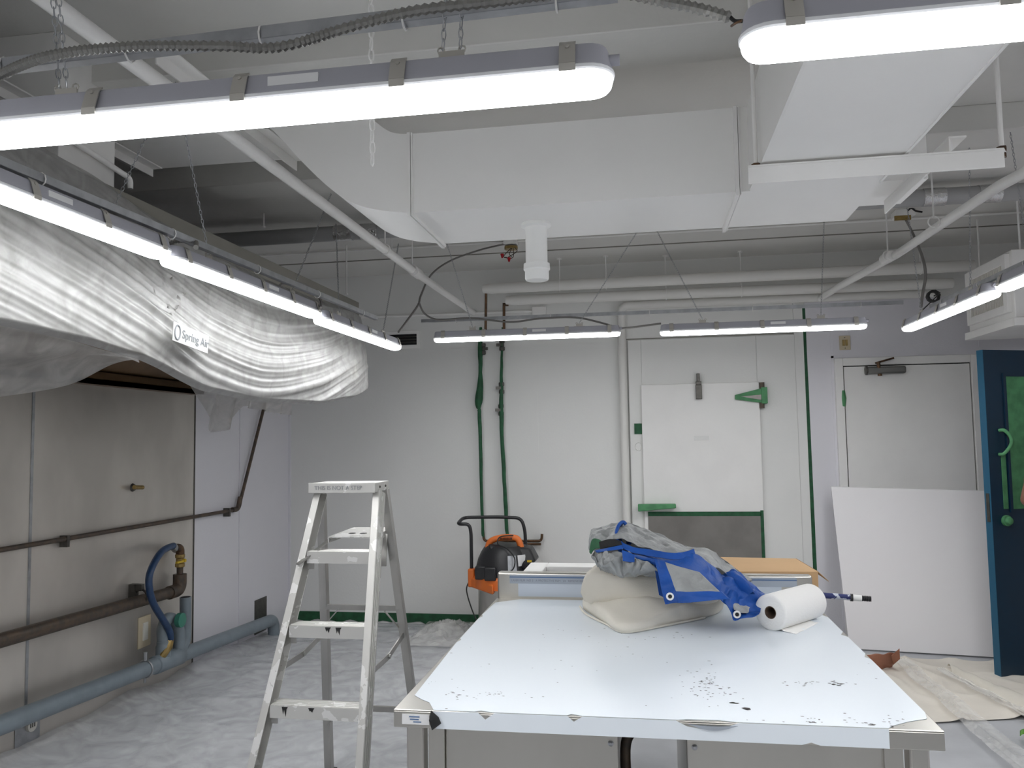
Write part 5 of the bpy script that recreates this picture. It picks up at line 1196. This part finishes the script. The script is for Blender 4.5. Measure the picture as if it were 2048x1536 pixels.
fc = thing('floor_bunch', 'bunched clear plastic lying on the floor beside the table', 'plastic sheet', T(895, 1270, .03))
c_ = T(893, 1275, .0)
obj('bunch', MB().grid(lambda u, v: c_+Vector(((u-.5)*.5, (v-.5)*.8, .035 + math.sin(math.pi*u)*math.sin(math.pi*v)*(.03+.07*(1-abs(nz(u*5, v*5, 2)))**5) + .006*nz(u*9, v*9, 1))), 40, 40), 'strip', fc, ang=180)
dcl = thing('floor_paper', 'beige canvas drop cloth spread on the floor right of the table', 'drop cloth', (1.6, 4.6, 0))
def q0(px, py): return at(px, py, Z=.004)
cA, cB, cC, cD = q0(1560, 1462), q0(2160, 1432), q0(2080, 1330), q0(1640, 1310)
obj('sheet', MB().grid(lambda u, v: cA*(1-u)*(1-v)+cB*u*(1-v)+cC*u*v+cD*(1-u)*v+Vector((0, 0, .004+.018*(1-abs(nz(u*5+v*2, v*3, 6)))**7+.006*abs(nz(u*3, v*6, 3)))), 90, 90), 'paper', dcl, ang=180)
dc2 = thing('floor_paper', 'second beige cloth strip on the floor by the blue door', 'drop cloth', q0(1980, 1390))
obj('sheet', MB().grid(lambda u, v: (q0(1895, 1335)*(1-v)+q0(1905, 1352)*v)*(1-u)+(q0(2120, 1425)*(1-v)+q0(2120, 1470)*v)*u+Vector((0, 0, .012+.035*math.sin(math.pi*v)+.008*nz(u*9, v*2))), 50, 14), 'canvas', dc2, ang=180)
def pstrip(label, a, b, w0, w1, sd_):
    t = thing('plastic_strip', label, 'plastic sheet', a)
    d = (b-a); n = Vector((-d.y, d.x, 0)).normalized()
    obj('strip_film', MB().grid(lambda u, v: a+d*u+n*((v-.5)*(w0+(w1-w0)*u)+.02*nz(u*6, sd_))+Vector((0, 0, .012+.008*abs(nz(u*4, v*2, sd_))+.014*(1-abs(nz(u*2, v*5, sd_)))**6)), 60, 10), 'strip', t, ang=180)
pstrip('wide clear plastic strip trailing across the beige cloth right of the table', q0(1800, 1330)+Vector((0, 0, .02)), q0(2070, 1560)+Vector((0, 0, .02)), .10, .16, 1)
pstrip('narrow clear plastic strip on the cloth toward the blue door', q0(1880, 1350)+Vector((0, 0, .02)), q0(2090, 1460)+Vector((0, 0, .02)), .05, .09, 2)
gs = thing('floor_sheet', 'grey-looking clear plastic on the floor at the lower right corner', 'plastic sheet', (1.4, 3.0, 0))
obj('sheet', MB().grid(lambda u, v: (.66+1.7*u, 1.4+2.3*v, .003+.002*nz(u*5, v*5, 2)+.01*(1-abs(nz(u*3+v*2, v*2, 6)))**8), 60, 60), 'sheet', gs, ang=180)
rp = thing('torn_paper', 'torn red-brown paper curling up beside the table at the right', 'paper', q0(1770, 1330))
r0_, r1_, r2_, r3_ = at(1690, 1316, Z=.03), at(1800, 1298, Z=.16), at(1792, 1330, Z=.03), at(1730, 1352, Z=.01)
obj('sheet', MB().grid(lambda u, v: (at(1700, 1312, Z=.12)*(1-u)+at(1788, 1306, Z=.12)*u)*(1-v)+(at(1720, 1352, Z=.012)*(1-u)+at(1785, 1332, Z=.012)*u)*v+Vector((.01*nz(u*5, v*5), 0, .012*nz(u*6, v*6, 3))), 24, 12), 'rust', rp, ang=180, solid=.002)
obj('curled_corner', MB().grid(lambda u, v: at(1782, 1312, Z=.11)*(1-u)*(1-v)+at(1799, 1297, Z=.17)*u*(1-v)+at(1800, 1318, Z=.09)*u*v+at(1786, 1330, Z=.03)*(1-u)*v, 8, 8), 'rust', rp, ang=180, solid=.002)
gl = thing('leaf_scrap', 'tiny green leaf scrap on the floor at the right edge', 'leaf', q0(2044, 1466))
obj('leaf', MB().grid(lambda u, v: at(2040+14*u, 1462+10*v, Z=.05)+Vector((0, 0, .01*math.sin(3*u))), 6, 4), 'leaf', gl, solid=.002)

# ------------------------------------------------------------------ person mostly outside the frame at the right
def skin_body(name, verts, edges, m, parent, root=0, sub=2):
    me = bpy.data.meshes.new(name); me.from_pydata([Vector(v[0])-SH[parent.name] for v in verts], edges, [])
    o = bpy.data.objects.new(name, me); C.objects.link(o); o.parent = parent
    o.modifiers.new('skin', 'SKIN').use_smooth_shade = True
    for i, v in enumerate(verts):
        d = me.skin_vertices[0].data[i]; d.radius = v[1] if isinstance(v[1], tuple) else (v[1], v[1]); d.use_root = (i == root)
    s_ = o.modifiers.new('sub', 'SUBSURF'); s_.levels = sub; s_.render_levels = sub
    me.materials.append(M[m]); return o
el = at(2044, 1012, Y=5.12)
ox = el.x+.34; oy = 5.22
pe = thing('person', 'person in a red sleeve at the right edge, bent elbow before the blue door', 'person', (ox, oy, 0))
bv = [((ox, oy, .96), (.11, .08)), ((ox, oy, 1.12), (.11, .08)), ((ox, oy, 1.32), (.13, .085)), ((ox, oy, 1.42), (.08, .07)), ((ox, oy+.01, 1.50), .055), ((ox, oy+.03, 1.60), (.075, .09)), ((ox, oy+.03, 1.70), (.075, .09)),
      ((ox-.18, oy, 1.38), .062), ((el.x+.03, el.y, el.z+.02), .042), ((ox-.12, oy+.26, el.z+.03), .034), ((ox-.06, oy+.33, el.z+.05), .03),
      ((ox+.18, oy, 1.38), .062), ((ox+.26, oy+.02, 1.12), .045), ((ox+.2, oy+.24, 1.1), .035), ((ox+.15, oy+.31, 1.12), .03),
      ((ox-.1, oy, .88), .09), ((ox-.11, oy, .48), .058), ((ox-.11, oy, .10), .042), ((ox-.11, oy+.14, .045), .04),
      ((ox+.1, oy, .88), .09), ((ox+.11, oy, .48), .058), ((ox+.11, oy, .10), .042), ((ox+.11, oy+.14, .045), .04)]
be = [(0,1),(1,2),(2,3),(3,4),(4,5),(5,6),(2,7),(7,8),(8,9),(9,10),(2,11),(11,12),(12,13),(13,14),(0,15),(15,16),(16,17),(17,18),(0,19),(19,20),(20,21),(21,22)]
skin_body('body', bv, be, 'skin', pe)
sv = [((ox, oy, .82), (.20, .16)), ((ox, oy, 1.08), (.17, .128)), ((ox, oy, 1.32), (.185, .125)), ((ox, oy, 1.43), (.09, .085)), ((ox-.18, oy, 1.38), .078), ((el.x+.075, el.y+.012, el.z+.085), .064), ((ox+.18, oy, 1.38), .078), ((ox+.25, oy+.02, 1.2), .064)]
skin_body('shirt', sv, [(0,1),(1,2),(2,3),(2,4),(4,5),(2,6),(6,7)], 'red', pe)
tv = [((ox, oy, 1.00), (.16, .12)), ((ox-.1, oy, .88), .105), ((ox-.11, oy, .48), .075), ((ox-.11, oy, .12), .06), ((ox+.1, oy, .88), .105), ((ox+.11, oy, .48), .075), ((ox+.11, oy, .12), .06)]
skin_body('trousers', tv, [(0,1),(1,2),(2,3),(0,4),(4,5),(5,6)], 'jeans', pe)
for s_x in (-.11, .11): obj('shoe', MB().loops([[(ox+s_x+w_*math.cos(a), oy+.06+l_*math.sin(a), z_) for a in [k*math.pi/8 for k in range(16)]] for w_, l_, z_ in ((.048, .13, 0), (.052, .14, .02), (.05, .13, .06), (.04, .08, .10))]), 'black', pe)
obj('hair', MB().lathe([(.02, .10), (.06, .09), (.088, .05), (.094, 0), (.085, -.05), (.05, -.06)], (ox, oy+.0, 1.68), 20), 'black', pe)

# small ceiling fittings
for px_, y_a, y_b, lab in ((527, 428, 456, 'short white hanger rod under the dark ceiling above the hood'), (693, 508, 590, 'white hanger rod reaching down behind the far end of the left lamp row'), (783, 436, 500, 'white hanger rod under the duct elbow')):
    yy = 5.6 if px_ == 693 else (4.7 if px_ == 527 else 5.2)
    b_ = at(px_, y_b, Y=yy)
    t = thing('hanger_rod', lab, 'rod', (b_.x, b_.y, b_.z))
    obj('rod', MB().cyl(b_, (b_.x, b_.y, ZC), .006, 8), 'white', t)
    obj('rod_nut', MB().lathe([(.014, 0), (.014, .012)], b_, 6), 'white', t)
kk = at(1868, 592, Y=5.6)
t = thing('wire_coil', 'small black coil tied above the right lamp row', 'wire', kk)
obj('coil', MB().tube([kk+Vector((.035*math.cos(a), .01*k, .035*math.sin(a))) for k in range(4) for a in [j*math.pi/5 for j in range(10)]], .008, 6), 'rubber', t)
obj('coil_tail', MB().tube(cr([kk, kk+Vector((.0, -.1, .0)), Vector((1.64, 5.1, 2.27))], 6), .004, 6), 'rubber', t)
